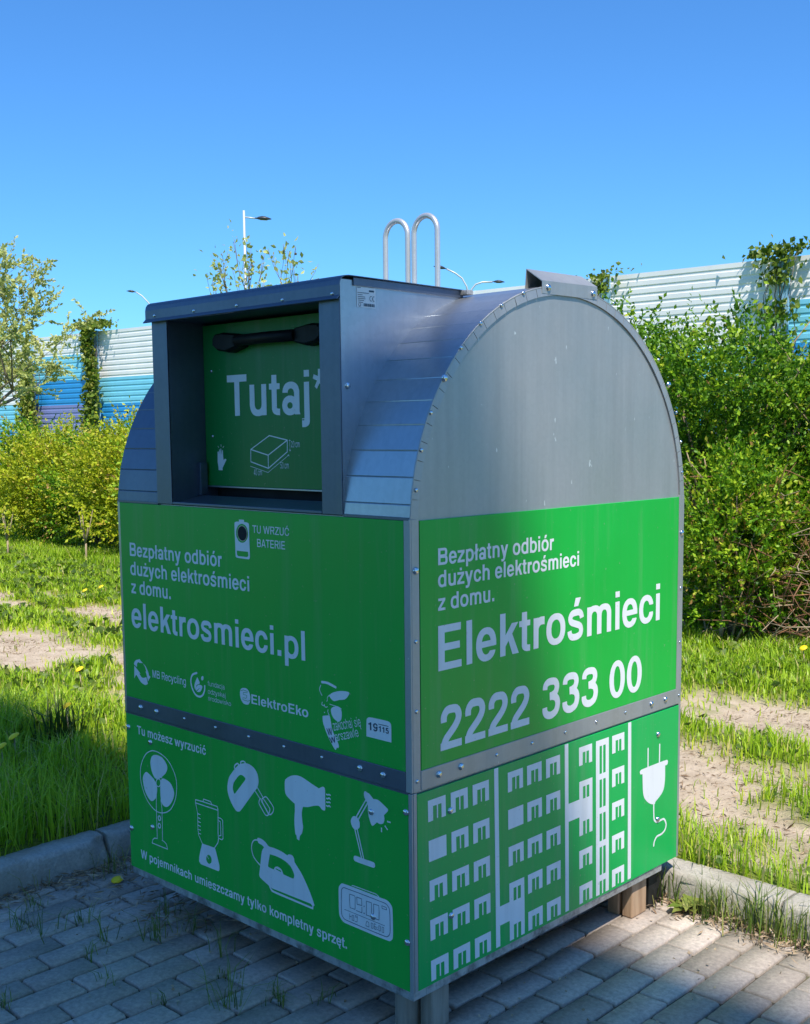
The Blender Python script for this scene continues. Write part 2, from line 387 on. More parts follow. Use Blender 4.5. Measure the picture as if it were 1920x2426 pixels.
def kerb_stone(a, b, along, worn, m):
    """a, b: start and end along the kerb; chamfered front arris, chipped where worn"""
    n = 110; V = []; Q = []
    prof = [(0, -.05), (.001, .03), (.002, .082), (.010, .0975), (.022, .102), (.075, .103), (.113, .102), (.118, .098), (.118, -.05)]
    for i in range(n + 1):
        t = a + (b - a) * i / n
        for k, (d, z) in enumerate(prof):
            e = min(i, n - i); end = 0 if e > 0 else (.003 if k < 8 else 0)
            w = worn * min(1, max(0, float(fbm(t, .3, 6, 3)) - .48) * 4.5) if k in (2, 3, 4) else 0
            rr = (float(fbm(t, k * .37 + (3 if along == 'y' else 0), 9, 13)) - .5) * (.011 if worn else .004) + (random.random() - .5) * .0012
            dd = d + (w * .02 if k == 2 else w * .028 if k == 3 else w * .014 if k == 4 else 0) + rr; zz = z - (w * .03 if k == 2 else w * .012 if k == 3 else 0) - end + rr
            V.append((KX - dd, t, zz) if along == 'y' else (t, KY + dd, zz))
    P = len(prof)
    for i in range(n):
        for k in range(P - 1): Q.append((i * P + k, (i + 1) * P + k, (i + 1) * P + k + 1, i * P + k + 1))
    me = np_mesh('kerb', V, Q); 
    bm = bmesh.new(); bm.from_mesh(me); bm.verts.ensure_lookup_table()
    bm.faces.new([bm.verts[k] for k in range(P)]); bm.faces.new([bm.verts[n * P + k] for k in range(P)]); bmesh.ops.recalc_face_normals(bm, faces=bm.faces[:]); bm.to_mesh(me); bm.free()
    return tag(link('kerb', me, m), kind='structure')
for a, b, w in ((-3.83, -2.84, 1), (-2.83, -1.84, .8), (-1.83, -.84, 1), (-.83, .165, 1), (.178, 1.17, 1)): kerb_stone(a, b, 'y', w, M['kerb_worn'])
for a, b, w in ((-1.80, -.63, .5), (-.62, .37, 0), (.376, 1.37, 0), (1.376, 2.37, .3), (2.376, 3.37, .3), (3.376, 4.37, 0)): kerb_stone(a, b, 'x', w, M['kerb'])

# ================================================================== NOISE BARRIER
M['b_white'] = plain('barrier_white', (.82, .82, .82), .45, 0, .09, 1.2, stretch=(1, 1, .25))
M['b_light'] = plain('barrier_light_blue', (.21, .62, .82), .45, 0, .06, 3)
M['b_blue'] = plain('barrier_blue', (.03, .30, .68), .45, 0, .06, 3)
M['b_violet'] = plain('barrier_violet', (.22, .25, .52), .45, 0, .06, 3)
M['b_post'] = plain('barrier_post_blue', (.30, .56, .76), .5, 0, .08, 3)
BSL = .06
def by(x): return 18.9 + BSL * x
bar = empty('noise_barrier', (-18, by(-18), .07), 'long ribbed noise barrier in white, light blue, blue and violet stripes behind the shrubs', 'noise barrier')
BX0 = Vector(bar.location)
posts = [-36.54, -32.99, -29.44, -25.9, -22.33, -18.78, -15.22, -11.67, -7.92, -4.3, -.7]
#   colour change heights per bay (white above the first, then light blue, blue, violet)
steps = [(2.53, 1.68, .9), (4.02, 3.24, 2.46), (3.24, 2.46, 1.66), (3.24, 2.46, 1.66), (4.02, 3.24, 2.46), (3.24, 2.46, 1.66), (4.02, 3.24, 2.46), (3.1, 2.32, 1.55), (3.89, 3.1, 2.32), (3.1, 2.32, 1.55)]
TOP = 4.68; PER = .156
for (xa, xb), st in zip(zip(posts, posts[1:]), steps):
    mb = MB(); prof = []
    z = TOP
    while z > .0:
        prof += [(0, z), (0, z - .088), (.012, z - .100), (.012, z - .146)]; z -= PER
    for (d0, z0), (d1, z1) in zip(prof, prof[1:]):
        zm = (z0 + z1) / 2; mi = 0 if zm > st[0] else 1 if zm > st[1] else 2 if zm > st[2] else 3
        vs = []
        for x, dd, zz in ((xa, d0, z0), (xb, d0, z0), (xb, d1, z1), (xa, d1, z1)): vs.append((x - BX0.x, by(x) + dd - BX0.y, zz - BX0.z))
        mb.add(vs, [(3, 2, 1, 0)], mi)
    mb.add([(xa - BX0.x, by(xa) - BX0.y, TOP - BX0.z), (xb - BX0.x, by(xb) - BX0.y, TOP - BX0.z), (xb - BX0.x, by(xb) + .12 - BX0.y, TOP - BX0.z), (xa - BX0.x, by(xa) + .12 - BX0.y, TOP - BX0.z)], [(0, 1, 2, 3)], 0)
    mb.add([(xa - BX0.x, by(xa) + .12 - BX0.y, TOP - BX0.z), (xb - BX0.x, by(xb) + .12 - BX0.y, TOP - BX0.z), (xb - BX0.x, by(xb) + .12 - BX0.y, -.1), (xa - BX0.x, by(xa) + .12 - BX0.y, -.1)], [(0, 1, 2, 3)], 0)
    mb.build('panel', [M['b_white'], M['b_light'], M['b_blue'], M['b_violet']], bar)
for x in posts:
    c = (x - BX0.x, by(x) - BX0.y); mb = MB()
    mb.box((c[0] - .11, c[1] - .05, -.1), (c[0] + .11, c[1] - .025, TOP + .03 - BX0.z), .004); mb.box((c[0] - .11, c[1] + .13, -.1), (c[0] + .11, c[1] + .155, TOP + .03 - BX0.z), .004)
    mb.box((c[0] - .012, c[1] - .025, -.1), (c[0] + .012, c[1] + .13, TOP + .03 - BX0.z)); mb.build('post', M['b_post'], bar)

# ================================================================== APARTMENT BLOCK behind the viewer (its roof line throws the shade over the near paving)
M['render_w'] = plain('apartment_render', (.62, .58, .50), .9, 0, .08, 1.5, .1)
M['pane'] = plain('window_pane', (.03, .04, .05), .08, 0, .1)
M['roofing'] = plain('roof_felt', (.08, .08, .085), .9)
bx0, bx1, by0, by1, bh = 6.6, 14.8, -19.5, -7.2, 24.5
apt = empty('apartment_block', ((bx0 + bx1) / 2, (by0 + by1) / 2, 0), 'tall pale apartment block standing behind the parking bay, shading the container', 'building')
cx, cy = apt.location.x, apt.location.y
MB().box((bx0 - cx, by0 - cy, -.1), (bx1 - cx, by1 - cy, bh - .25)).build('wall', M['render_w'], apt)
MB().box((bx0 - cx - .15, by0 - cy - .15, bh - .25), (bx1 - cx + .15, by1 - cy, bh)).build('roof', M['roofing'], apt)
first = None
for fl in range(8):
    for k in range(3):
        x = bx0 + .75 + k * 2.7 - cx; z = 1.1 + fl * 2.8
        if first is None:
            w = MB().box((-.75, -.02, 0), (.75, .05, 1.45)).build('window', M['b_white'], apt); MB().box((-.66, .05, .09), (-.03, .058, 1.36)).box((.03, .05, .09), (.66, .058, 1.36)).build('pane', M['pane'], w); first = w
        else: w = copy_tree(first, apt)
        w.location = (x + .6, by1 - cy, z)

# ================================================================== RECYCLING CONTAINER (front face y = 0, side face x = 0)
W, D, ZT = 1.28, 1.281, 1.352
box_ = empty('recycling_container', (-W / 2, D / 2, .126), 'large green and grey steel recycling container with barrel roof and hooded drop hatch', 'recycling container')
INV = Matrix.Translation(-Vector(box_.location))
def part(mb, name, mats, parent=None):
    o = mb.build(name, mats); o.parent = parent or box_
    if parent is None: o.matrix_parent_inverse = INV
    return o
def barc(y):   # height of the barrel roof at depth y
    t = (y - .6405) / .6405
    return 1.32 + .637 * math.sqrt(max(0, 1 - t * t))
NF = 30
arc = [(.6405 - .6405 * math.cos(math.pi * k / NF), 1.32 + .637 * math.sin(math.pi * k / NF)) for k in range(NF + 1)]
arc[0] = (0.0, ZT); arc[-1] = (D, ZT)
arc = [arc[0]] + [p for p in arc[1:-1] if p[1] > ZT + .01] + [arc[-1]]
HX0, HX1 = -1.055, -.233       # hood sides

# lower shell (set a hair behind the sheets fixed to it) and its zinc edge angles
b = MB(); b.box((-W + .006, .006, .15), (-.006, D - .006, ZT - .002)); part(b, 'body', M['galv'])
b = MB()
b.box((-W + .004, .003, .126), (-.003, .05, .1495), .002); b.box((-.05, .0505, .126), (-.003, D - .095, .1495), .002)
b.box((-W + .004, .0505, .126), (-W + .05, D - .095, .1495), .002); b.box((-W + .0505, D - .14, .126), (-.0505, D - .095, .1495), .002)
part(b, 'base_frame', M['galv_rail'])
# corner angle: one leaf on each face, above the joint and below it
b = MB()
b.box((-.0195, -.0015, .671), (.0015, .004, ZT), .001); b.box((-.004, .0045, .671), (.0015, .031, ZT), .001)
part(b, 'corner_angle', M['galv_plate'])
b = MB(); b.box((-.0045, D - .031, .671), (.0015, D, ZT), .001); part(b, 'corner_angle', M['galv_plate'])
b = MB(); b.box((-W - .001, -.0012, .671), (-W + .0115, .004, ZT), .001); part(b, 'corner_angle', M['galv'])
b = MB(); b.box((-.012, -.0012, .1502), (.0, .004, .6685), .001); b.box((-.004, .0045, .1502), (.0012, .0165, .6685), .001); part(b, 'lower_corner_angle', M['galv_plate'])
b = MB(); b.box((-.004, D - .012, .1502), (.0012, D, .6685), .001); part(b, 'lower_corner_angle', M['galv_plate'])
# bands between the upper and the lower sheets
b = MB(); b.box((-W + .0118, -.003, .672), (-.0198, .004, .7225), .0012); b.box((-W + .001, -.0012, .6655), (-.013, .003, .6712)); part(b, 'front_band', M['galv_shaded'])
b = MB(); b.box((-.004, .0314, .672), (.003, D - .0316, .7225), .0012); part(b, 'side_band', M['galv_plate'])

# barrel roof in three strips round the hood, facets as folded on the press
def roof_strip(x0, x1, ymin):
    mb = MB(); pts = [p for p in arc if p[0] >= ymin]
    if ymin > 0: pts = [(ymin, barc(ymin))] + pts
    q = [pts[0]]      # a shallow crease at every press fold
    for a, b_, c in zip(pts, pts[1:], pts[2:]):
        if b_[1] > 1.88: q.append(b_); continue
        dn = Vector((c[0] - a[0], c[1] - a[1])).normalized(); nn = Vector((dn.y, -dn.x))
        q += [(b_[0] - dn.x * .0022, b_[1] - dn.y * .0022), (b_[0] + nn.x * .0012, b_[1] + nn.y * .0012), (b_[0] + dn.x * .0022, b_[1] + dn.y * .0022)]
    pts = q + [pts[-1]]
    mb.prism(pts, 'x', x0, x1, closed=False); return mb
part(roof_strip(HX1 - .004, .0, 0), 'barrel_roof', M['galv'])
part(roof_strip(-W, HX0 + .004, 0), 'barrel_roof', M['galv_shaded'])
part(roof_strip(HX0 + .004, HX1 - .004, .44), 'barrel_roof', M['galv'])
# end plates: arched sheet, then the tabbed rim folded over it
for x, d in ((-.003, 1), (-W + .003, -1)):
    mb = MB(); pr = [(.004, ZT - .03)] + [(p[0] * .994 + .004, p[1] - .004) for p in arc] + [(D - .004, ZT - .03)]
    mb.prism(pr, 'x', x, x - d * .004); part(mb, 'end_plate', M['galv_plate'])
mb = MB(); NT = 40; rin = .0265
A0, A1 = math.asin((ZT - 1.32) / .637), math.pi - math.asin((ZT - 1.32) / .637)
for k in range(NT):
    a0 = A0 + (A1 - A0) * k / NT + .0013; a1 = A0 + (A1 - A0) * (k + 1) / NT - .0013
    def P(a, r): return (.6405 - (.6405 - r) * math.cos(a), 1.32 + (.637 - r) * math.sin(a))
    lift = .001 + .0012 * random.random()
    for j in range(3):
        t0, t1 = a0 + (a1 - a0) * j / 3, a0 + (a1 - a0) * (j + 1) / 3
        o0, o1, i1, i0 = P(t0, .003), P(t1, .003), P(t1, rin), P(t0, rin)
        mb.add([(.0005, *o0), (.0005, *o1), (lift + .0006, *i1), (lift + .0006, *i0), (-.002, *i1), (-.002, *i0)], [(0, 3, 2, 1), (3, 5, 4, 2)])
    for t in (a0, a1):
        o, i = P(t, .003), P(t, rin); mb.add([(.0005, *o), (lift + .0006, *i), (-.002, *i), (-.002, *o)], [(0, 1, 2, 3)])
# rounded outer fold of the rim
path = [(-.0015, *P(A0 + (A1 - A0) * k / 60, .0028)) for k in range(61)]
mb.tube(path, .0028, 6, caps=False); part(mb, 'rim_flange', M['galv_plate'])
# ridge piece bent over the top of the end plate
mb = MB(); y0, y1 = .521, .778
mb.add([(.003, y0, 1.928), (.003, y1, 1.930), (.003, y1, 1.966), (.003, y0, 1.962), (-.052, y0, 1.998), (-.052, y1, 2.0), (-.056, y0, 1.945), (-.056, y1, 1.947)], [(0, 1, 2, 3), (3, 2, 5, 4), (4, 5, 7, 6)])
mb.add([(.0015, y0, 1.928), (.0015, y1, 1.930), (.0015, y1, 1.964), (.0015, y0, 1.960), (-.0505, y0, 1.995), (-.0505, y1, 1.997), (-.0545, y0, 1.945), (-.0545, y1, 1.947)], [(3, 2, 1, 0), (4, 5, 2, 3), (6, 7, 5, 4)])
mb.add([(.003, y0, 1.928), (.0015, y0, 1.928), (.0015, y0, 1.960), (.003, y0, 1.962), (-.0505, y0, 1.995), (-.052, y0, 1.998), (-.0545, y0, 1.945), (-.056, y0, 1.945)], [(0, 3, 2, 1), (3, 5, 4, 2), (5, 7, 6, 4)])
mb.add([(.003, y1, 1.930), (.0015, y1, 1.930), (.0015, y1, 1.964), (.003, y1, 1.966), (-.0505, y1, 1.997), (-.052, y1, 2.0), (-.0545, y1, 1.947), (-.056, y1, 1.947)], [(1, 2, 3, 0), (2, 4, 5, 3), (4, 6, 7, 5)])
part(mb, 'ridge_bracket', M['galv_plate'])

# printed sheets
fu = part(MB().box((-W + .012, -.0018, .7228), (-.02, .004, ZT - .004), .0008), 'front_sign_panel', M['green'])
fl = part(MB().box((-W + .003, -.0018, .1512), (-.0125, .004, .665), .0008), 'front_lower_panel', M['green'])
su = part(MB().box((-.004, .0335, .7228), (.0018, D - .0335, ZT - .005), .0008), 'side_sign_panel', M['green'])
sl = part(MB().box((-.004, .0168, .1512), (.0018, D - .0125, .6645), .0008), 'side_lower_panel', M['green_low'])
part(MB().box((-W + .004, -.0016, ZT - .0036), (HX0 - .001, .004, ZT + .0045), .001), 'cover_strip', M['galv_shaded'])
part(MB().box((HX1 + .001, -.0016, ZT - .0036), (-.0015, .004, ZT + .0045), .001), 'cover_strip', M['galv_shaded'])

# ------------------------------------------------------------------ hood over the hatch
HT = 1.95
for x, n in ((HX0, -1), (HX1, 1)):
    b = MB()
    # side sheet down to the barrel
    pts = [(.0005, ZT + .001), (.0005, HT - .006)] + [(.0005 + (.462) * k / 10, HT - .006) for k in range(1, 11)]
    low = [(y, barc(y) - .012) for y in [.46 * (1 - k / 14) for k in range(15)]]
    low = [p for p in low if p[0] > .004]
    b.prism(pts + low, 'x', x, x - n * .0022)
    part(b, 'hood_side', M['galv'])
b = MB()
b.box((HX0, -.0035, ZT + .0005), (-.979, -.0005, 1.8975), .001); b.box((HX0, -.0004, ZT + .0005), (-1.0525, .02, 1.8975))
part(b, 'hood_post', M['galv_shaded']); b = MB()
b.box((-.309, -.0035, ZT + .0005), (HX1, -.0005, 1.8975), .001)
part(b, 'hood_post', M['galv_shaded'])
b = MB()      # inner box: jambs, ceiling, sill
b.add([(-.977, -.0005, ZT), (-.977, .17, ZT), (-.977, .17, 1.895), (-.977, -.0005, 1.895)], [(0, 1, 2, 3)])
b.add([(-.311, -.0005, ZT), (-.311, .17, ZT), (-.311, .17, 1.895), (-.311, -.0005, 1.895)], [(3, 2, 1, 0)])
b.add([(-.977, -.0005, 1.893), (-.311, -.0005, 1.893), (-.311, .17, 1.893), (-.977, .17, 1.893)], [(0, 1, 2, 3)])
b.box((-.9765, -.004, ZT + .0005), (-.3115, .012, ZT + .0085), .0015)
b.add([(-.9765, .012, ZT + .0055), (-.3115, .012, ZT + .0055), (-.3115, .085, 1.372), (-.9765, .085, 1.372)], [(0, 1, 2, 3)])
b.add([(-.9765, .085, 1.372), (-.3115, .085, 1.372), (-.3115, .098, 1.376), (-.9765, .098, 1.376), (-.3115, .102, 1.35), (-.9765, .102, 1.35)], [(0, 1, 2, 3), (3, 2, 4, 5)])
b.box((-.9768, .092, 1.377), (-.962, .118, 1.475), .001)
part(b, 'hatch_frame', M['galv_shaded'])
part(MB().add([(-.976, .165, 1.35), (-.312, .165, 1.35), (-.312, .165, 1.893), (-.976, .165, 1.893)], [(0, 1, 2, 3)]), 'hatch_back', M['dark'])
hd = part(MB().box((-.9755, .1245, 1.405), (-.3125, .14, 1.885), .001), 'hatch_door', M['green_shaded'])
part(MB().box((-.9755, .1235, 1.4), (-.3125, .14, 1.4045), .0008), 'hatch_edge', M['galv'])
# pull handle
b = MB()
for x0, x1 in ((-.887, -.757), (-.53, -.40)):
    o = [(x0 + .01, 1.853), (x0 + .05, 1.856), (x1 - .01, 1.848), (x1, 1.842), (x1, 1.812), (x1 - .02, 1.806), (x0 + .07, 1.797), (x0 + .02, 1.805), (x0, 1.818), (x0, 1.842)]
    if x0 > -.6: o = [(x0 + x1 - x, z) for x, z in o][::-1]
    n = len(o); cxx = (x0 + x1) / 2; vs = [(x, .124, z) for x, z in o] + [(x, .098, z) for x, z in o] + [(cxx + (x - cxx) * .85, .086, 1.827 + (z - 1.827) * .78) for x, z in o]
    b.add(vs, [(i, (i + 1) % n, n + (i + 1) % n, n + i) for i in range(n)] + [(n + i, n + (i + 1) % n, 2 * n + (i + 1) % n, 2 * n + i) for i in range(n)] + [list(range(2 * n, 3 * n))], smooth=False)
b.tube([(-.77, .092, 1.828), (-.64, .09, 1.829), (-.51, .092, 1.828)], .0165, 14)
part(b, 'handle', M['black'], None)
# roof of the hood with the rounded drip edge
b = MB(); pr = [(.47, HT + .002), (.05, HT + .004), (.02, HT + .004), (.006, HT + .002), (-.004, HT - .003), (-.010, HT - .011), (-.0125, HT - .022), (-.0125, HT - .047), (-.022, HT - .057)]
th = [(y + .0016, z - .0018) for y, z in pr[::-1]]
b.prism(pr + th, 'x', HX0 - .018, HX1 + .011)
b.box((HX1 - .001, .044, HT - .0195), (HX1 + .004, .466, HT + .0005), .001); b.box((HX0 - .004, .044, HT - .0195), (HX0 + .001, .466, HT + .0005), .001)
part(b, 'hood_roof', M['galv_shaded'])
b = MB(); b.box((-.52, .452, 1.938), (HX1 + .03, .478, 1.9505), .001); part(b, 'hood_bracket', M['galv_rail'])
# lifting hooks
for cx in (-.577, -.703):
    hw, zt, yk = .0495, 2.237, .69
    path = [(cx - hw, yk, 1.92), (cx - hw, yk, 2.0), (cx - hw, yk, 2.1)] + [(cx - hw * math.cos(t), yk, zt - .0585 + .05 * math.sin(t) * 1.0) for t in np.linspace(.0, math.pi, 17)] + [(cx + hw, yk, 2.1), (cx + hw, yk, 2.0), (cx + hw, yk, 1.92)]
    part(MB().tube(path, .0088, 14), 'lifting_hook', M['hook'])
b = MB(); b.add([(-.66, .684, 1.95), (-.618, .684, 1.95), (-.626, .684, 1.99), (-.63, .684, 1.99), (-.66, .696, 1.95), (-.618, .696, 1.95), (-.626, .696, 1.99), (-.63, .696, 1.99)], [(0, 1, 2, 3), (7, 6, 5, 4), (1, 5, 6, 2), (0, 3, 7, 4), (3, 2, 6, 7)]); part(b, 'hook_gusset', M['galv_rail'])
# maker's plate on the hood side, its print too small to read
st = part(MB().box((HX1 - .001, .057, 1.8785), (HX1 + .0012, .1235, 1.9285)), 'maker_plate', M['print_white'])
b = MB()
for (y0, y1, z) in ((.059, .071, 1.9265), (.059, .1, 1.914), (.06, .077, 1.909), (.06, .086, 1.904), (.06, .087, 1.8995), (.061, .082, 1.895), (.062, .078, 1.890)):
    zz = z; b.add([(HX1 + .0019, y0, zz), (HX1 + .0019, y1, zz), (HX1 + .0019, y1, zz + .0014), (HX1 + .0019, y0, zz + .0014)], [(0, 1, 2, 3)])
for k in range(15):
    y = .081 + k * .0026 + (k % 3) * .0004; b.add([(HX1 + .0019, y, 1.8815), (HX1 + .0019, y + .0013 + (k % 2) * .0006, 1.8815), (HX1 + .0019, y + .0013 + (k % 2) * .0006, 1.889), (HX1 + .0019, y, 1.889)], [(0, 1, 2, 3)])
b.add([(HX1 + .0019, .1, 1.9185), (HX1 + .0019, .118, 1.9185), (HX1 + .0019, .118, 1.923), (HX1 + .0019, .1, 1.923)], [(0, 1, 2, 3)])
def ring(cy, cz, r, a0, a1, w):
    for k in range(10):
        t0, t1 = R(a0 + (a1 - a0) * k / 10), R(a0 + (a1 - a0) * (k + 1) / 10)
        b.add([(HX1 + .0019, cy + q * math.cos(t), cz + q * 1.15 * math.sin(t)) for t, q in ((t0, r), (t1, r), (t1, r - w), (t0, r - w))], [(0, 1, 2, 3)])
ring(.1075, 1.902, .0058, 70, 290, .0014); ring(.1175, 1.902, .0058, 70, 290, .0014)
b.add([(HX1 + .0019, .1118, 1.9012), (HX1 + .0019, .1155, 1.9012), (HX1 + .0019, .1155, 1.9028), (HX1 + .0019, .1118, 1.9028)], [(0, 1, 2, 3)])
ring(.0665, 1.8845, .0042, 120, 420, .0012)
for i, v in enumerate(b.v): pass
part(b, 'plate_print', M['print_dark'], st)

# ------------------------------------------------------------------ fixings
def fix(name, pts, nrm, r, h):
    src = None
    for p in pts:
        if src is None:
            mb = MB(); mb.dome((0, 0, 0), nrm, r, h)
            if name == 'bolt': 
                pass
            src = part(mb, name, M['bolt']); o = src
        else:
            o = src.copy(); COL.objects.link(o)
        o.location = p
F, Sd = (0, -1, 0), (1, 0, 0)
fix('bolt', [(x, -.003, z) for x, z in ((-1.186, .6975), (-1.098, .6985), (-.181, .701), (-.097, .700))] + [(x, -.0018, z) for x, z in ((-1.263, .620), (-1.14, .592), (-1.144, .313), (-1.266, .281), (-.142, .593), (-.0195, .62), (-.0185, .281), (-.14, .313))], F, .0092, .0065)
fix('rivet', [(x, -.003, .7005) for x in (-.951, -.795, -.639, -.484, -.328)] + [(x, -.0125, z) for x, z in ((-1.025, 1.911), (-.829, 1.910), (-.633, 1.909), (-.44, 1.908), (-.248, 1.907))] + [(-.937, .1245, 1.749), (-.939, .1245, 1.554)], F, .0052, .0035)
fix('bolt', [(.003, y, z) for y, z in ((.096, .7), (.181, .701), (1.098, .70), (1.181, .70))] + [(.0018, y, z) for y, z in ((.139, .594), (.141, .312), (1.142, .593), (1.147, .311), (.018, 1.226), (1.267, 1.231), (.127, 1.693), (1.171, 1.70))] + [(.003, .547, 1.945), (.003, .757, 1.945), (HX1, .021, 1.68)], Sd, .0098, .0068)
fix('rivet', [(.003, y, .7005) for y in (.327, .482, .638, .794, .95)] + [(.0015, .017, z) for z in (1.051, .876, .699)] + [(.0015, 1.268, z) for z in (1.051, .875, .698)] + [(.0022, y, z) for y, z in ((.022, 1.422), (.042, 1.518), (.077, 1.608), (.189, 1.769), (.265, 1.833), (.348, 1.884), (.44, 1.922), (.861, 1.926), (.949, 1.889), (1.036, 1.837), (1.11, 1.774), (1.221, 1.615), (1.251, 1.522), (1.262, 1.425))], Sd, .0055, .0036)

# ------------------------------------------------------------------ timber packing under the container
def wood():
    m, nt, b_ = mat('packing_timber'); n = noise(nt, 6, 6, .6, stretch=(6, 6, .7)); n2 = noise(nt, 3, 4)
    r = ramp(nt, n.outputs['Fac'], [(.25, (.22, .13, .075)), (.55, (.42, .28, .17)), (.8, (.52, .38, .25))])
    nt.links.new(r.outputs[0], b_.inputs['Base Color']); b_.inputs['Roughness'].default_value = .85; bump(nt, n.outputs['Fac'], b_, .5, .004); return m
M['wood'] = wood()
M['wood_grey'] = plain('weathered_timber', (.30, .25, .20), .9, 0, .35, 9, .5, stretch=(6, 6, .6))
def block(a, b, label, m, name='timber_block', cat='timber block', group='blocks under the container'):
    c = ((a[0] + b[0]) / 2, (a[1] + b[1]) / 2, a[2])
    o = MB().box(tuple(p - q for p, q in zip(a, c)), tuple(p - q for p, q in zip(b, c)), .004).build(name, m, None, c)
    return tag(o, label, cat, group)
block((-.062, 1.044, .0), (-.024, 1.13, .126), 'sunlit pale timber block under the far right corner of the container', M['wood'])
block((-.115, 1.040, .0), (-.072, 1.118, .126), 'shaded brown timber block just behind the sunlit one at the far right corner', M['wood'])
block((-.066, .093, .0), (-.025, .163, .126), 'grey weathered timber block under the nearest corner of the container', M['wood_grey'])
block((-.118, .05, .0), (-.078, .13, .126), 'dark timber block in deep shade inside the nearest corner of the container', M['wood_grey'])
mb = MB(); mb.add([(-.075, 1.152, .0), (-.03, 1.152, 0), (-.03, 1.243, 0), (-.075, 1.243, 0), (-.075, 1.152, .126), (-.03, 1.152, .126), (-.03, 1.219, .126), (-.075, 1.219, .126)], [(3, 2, 1, 0), (4, 5, 6, 7), (0, 1, 5, 4), (1, 2, 6, 5), (2, 3, 7, 6), (3, 0, 4, 7)])
tag(mb.build('rubber_block', M['rubber']), 'black rubber block wedged under the container against the back kerb', 'rubber block')

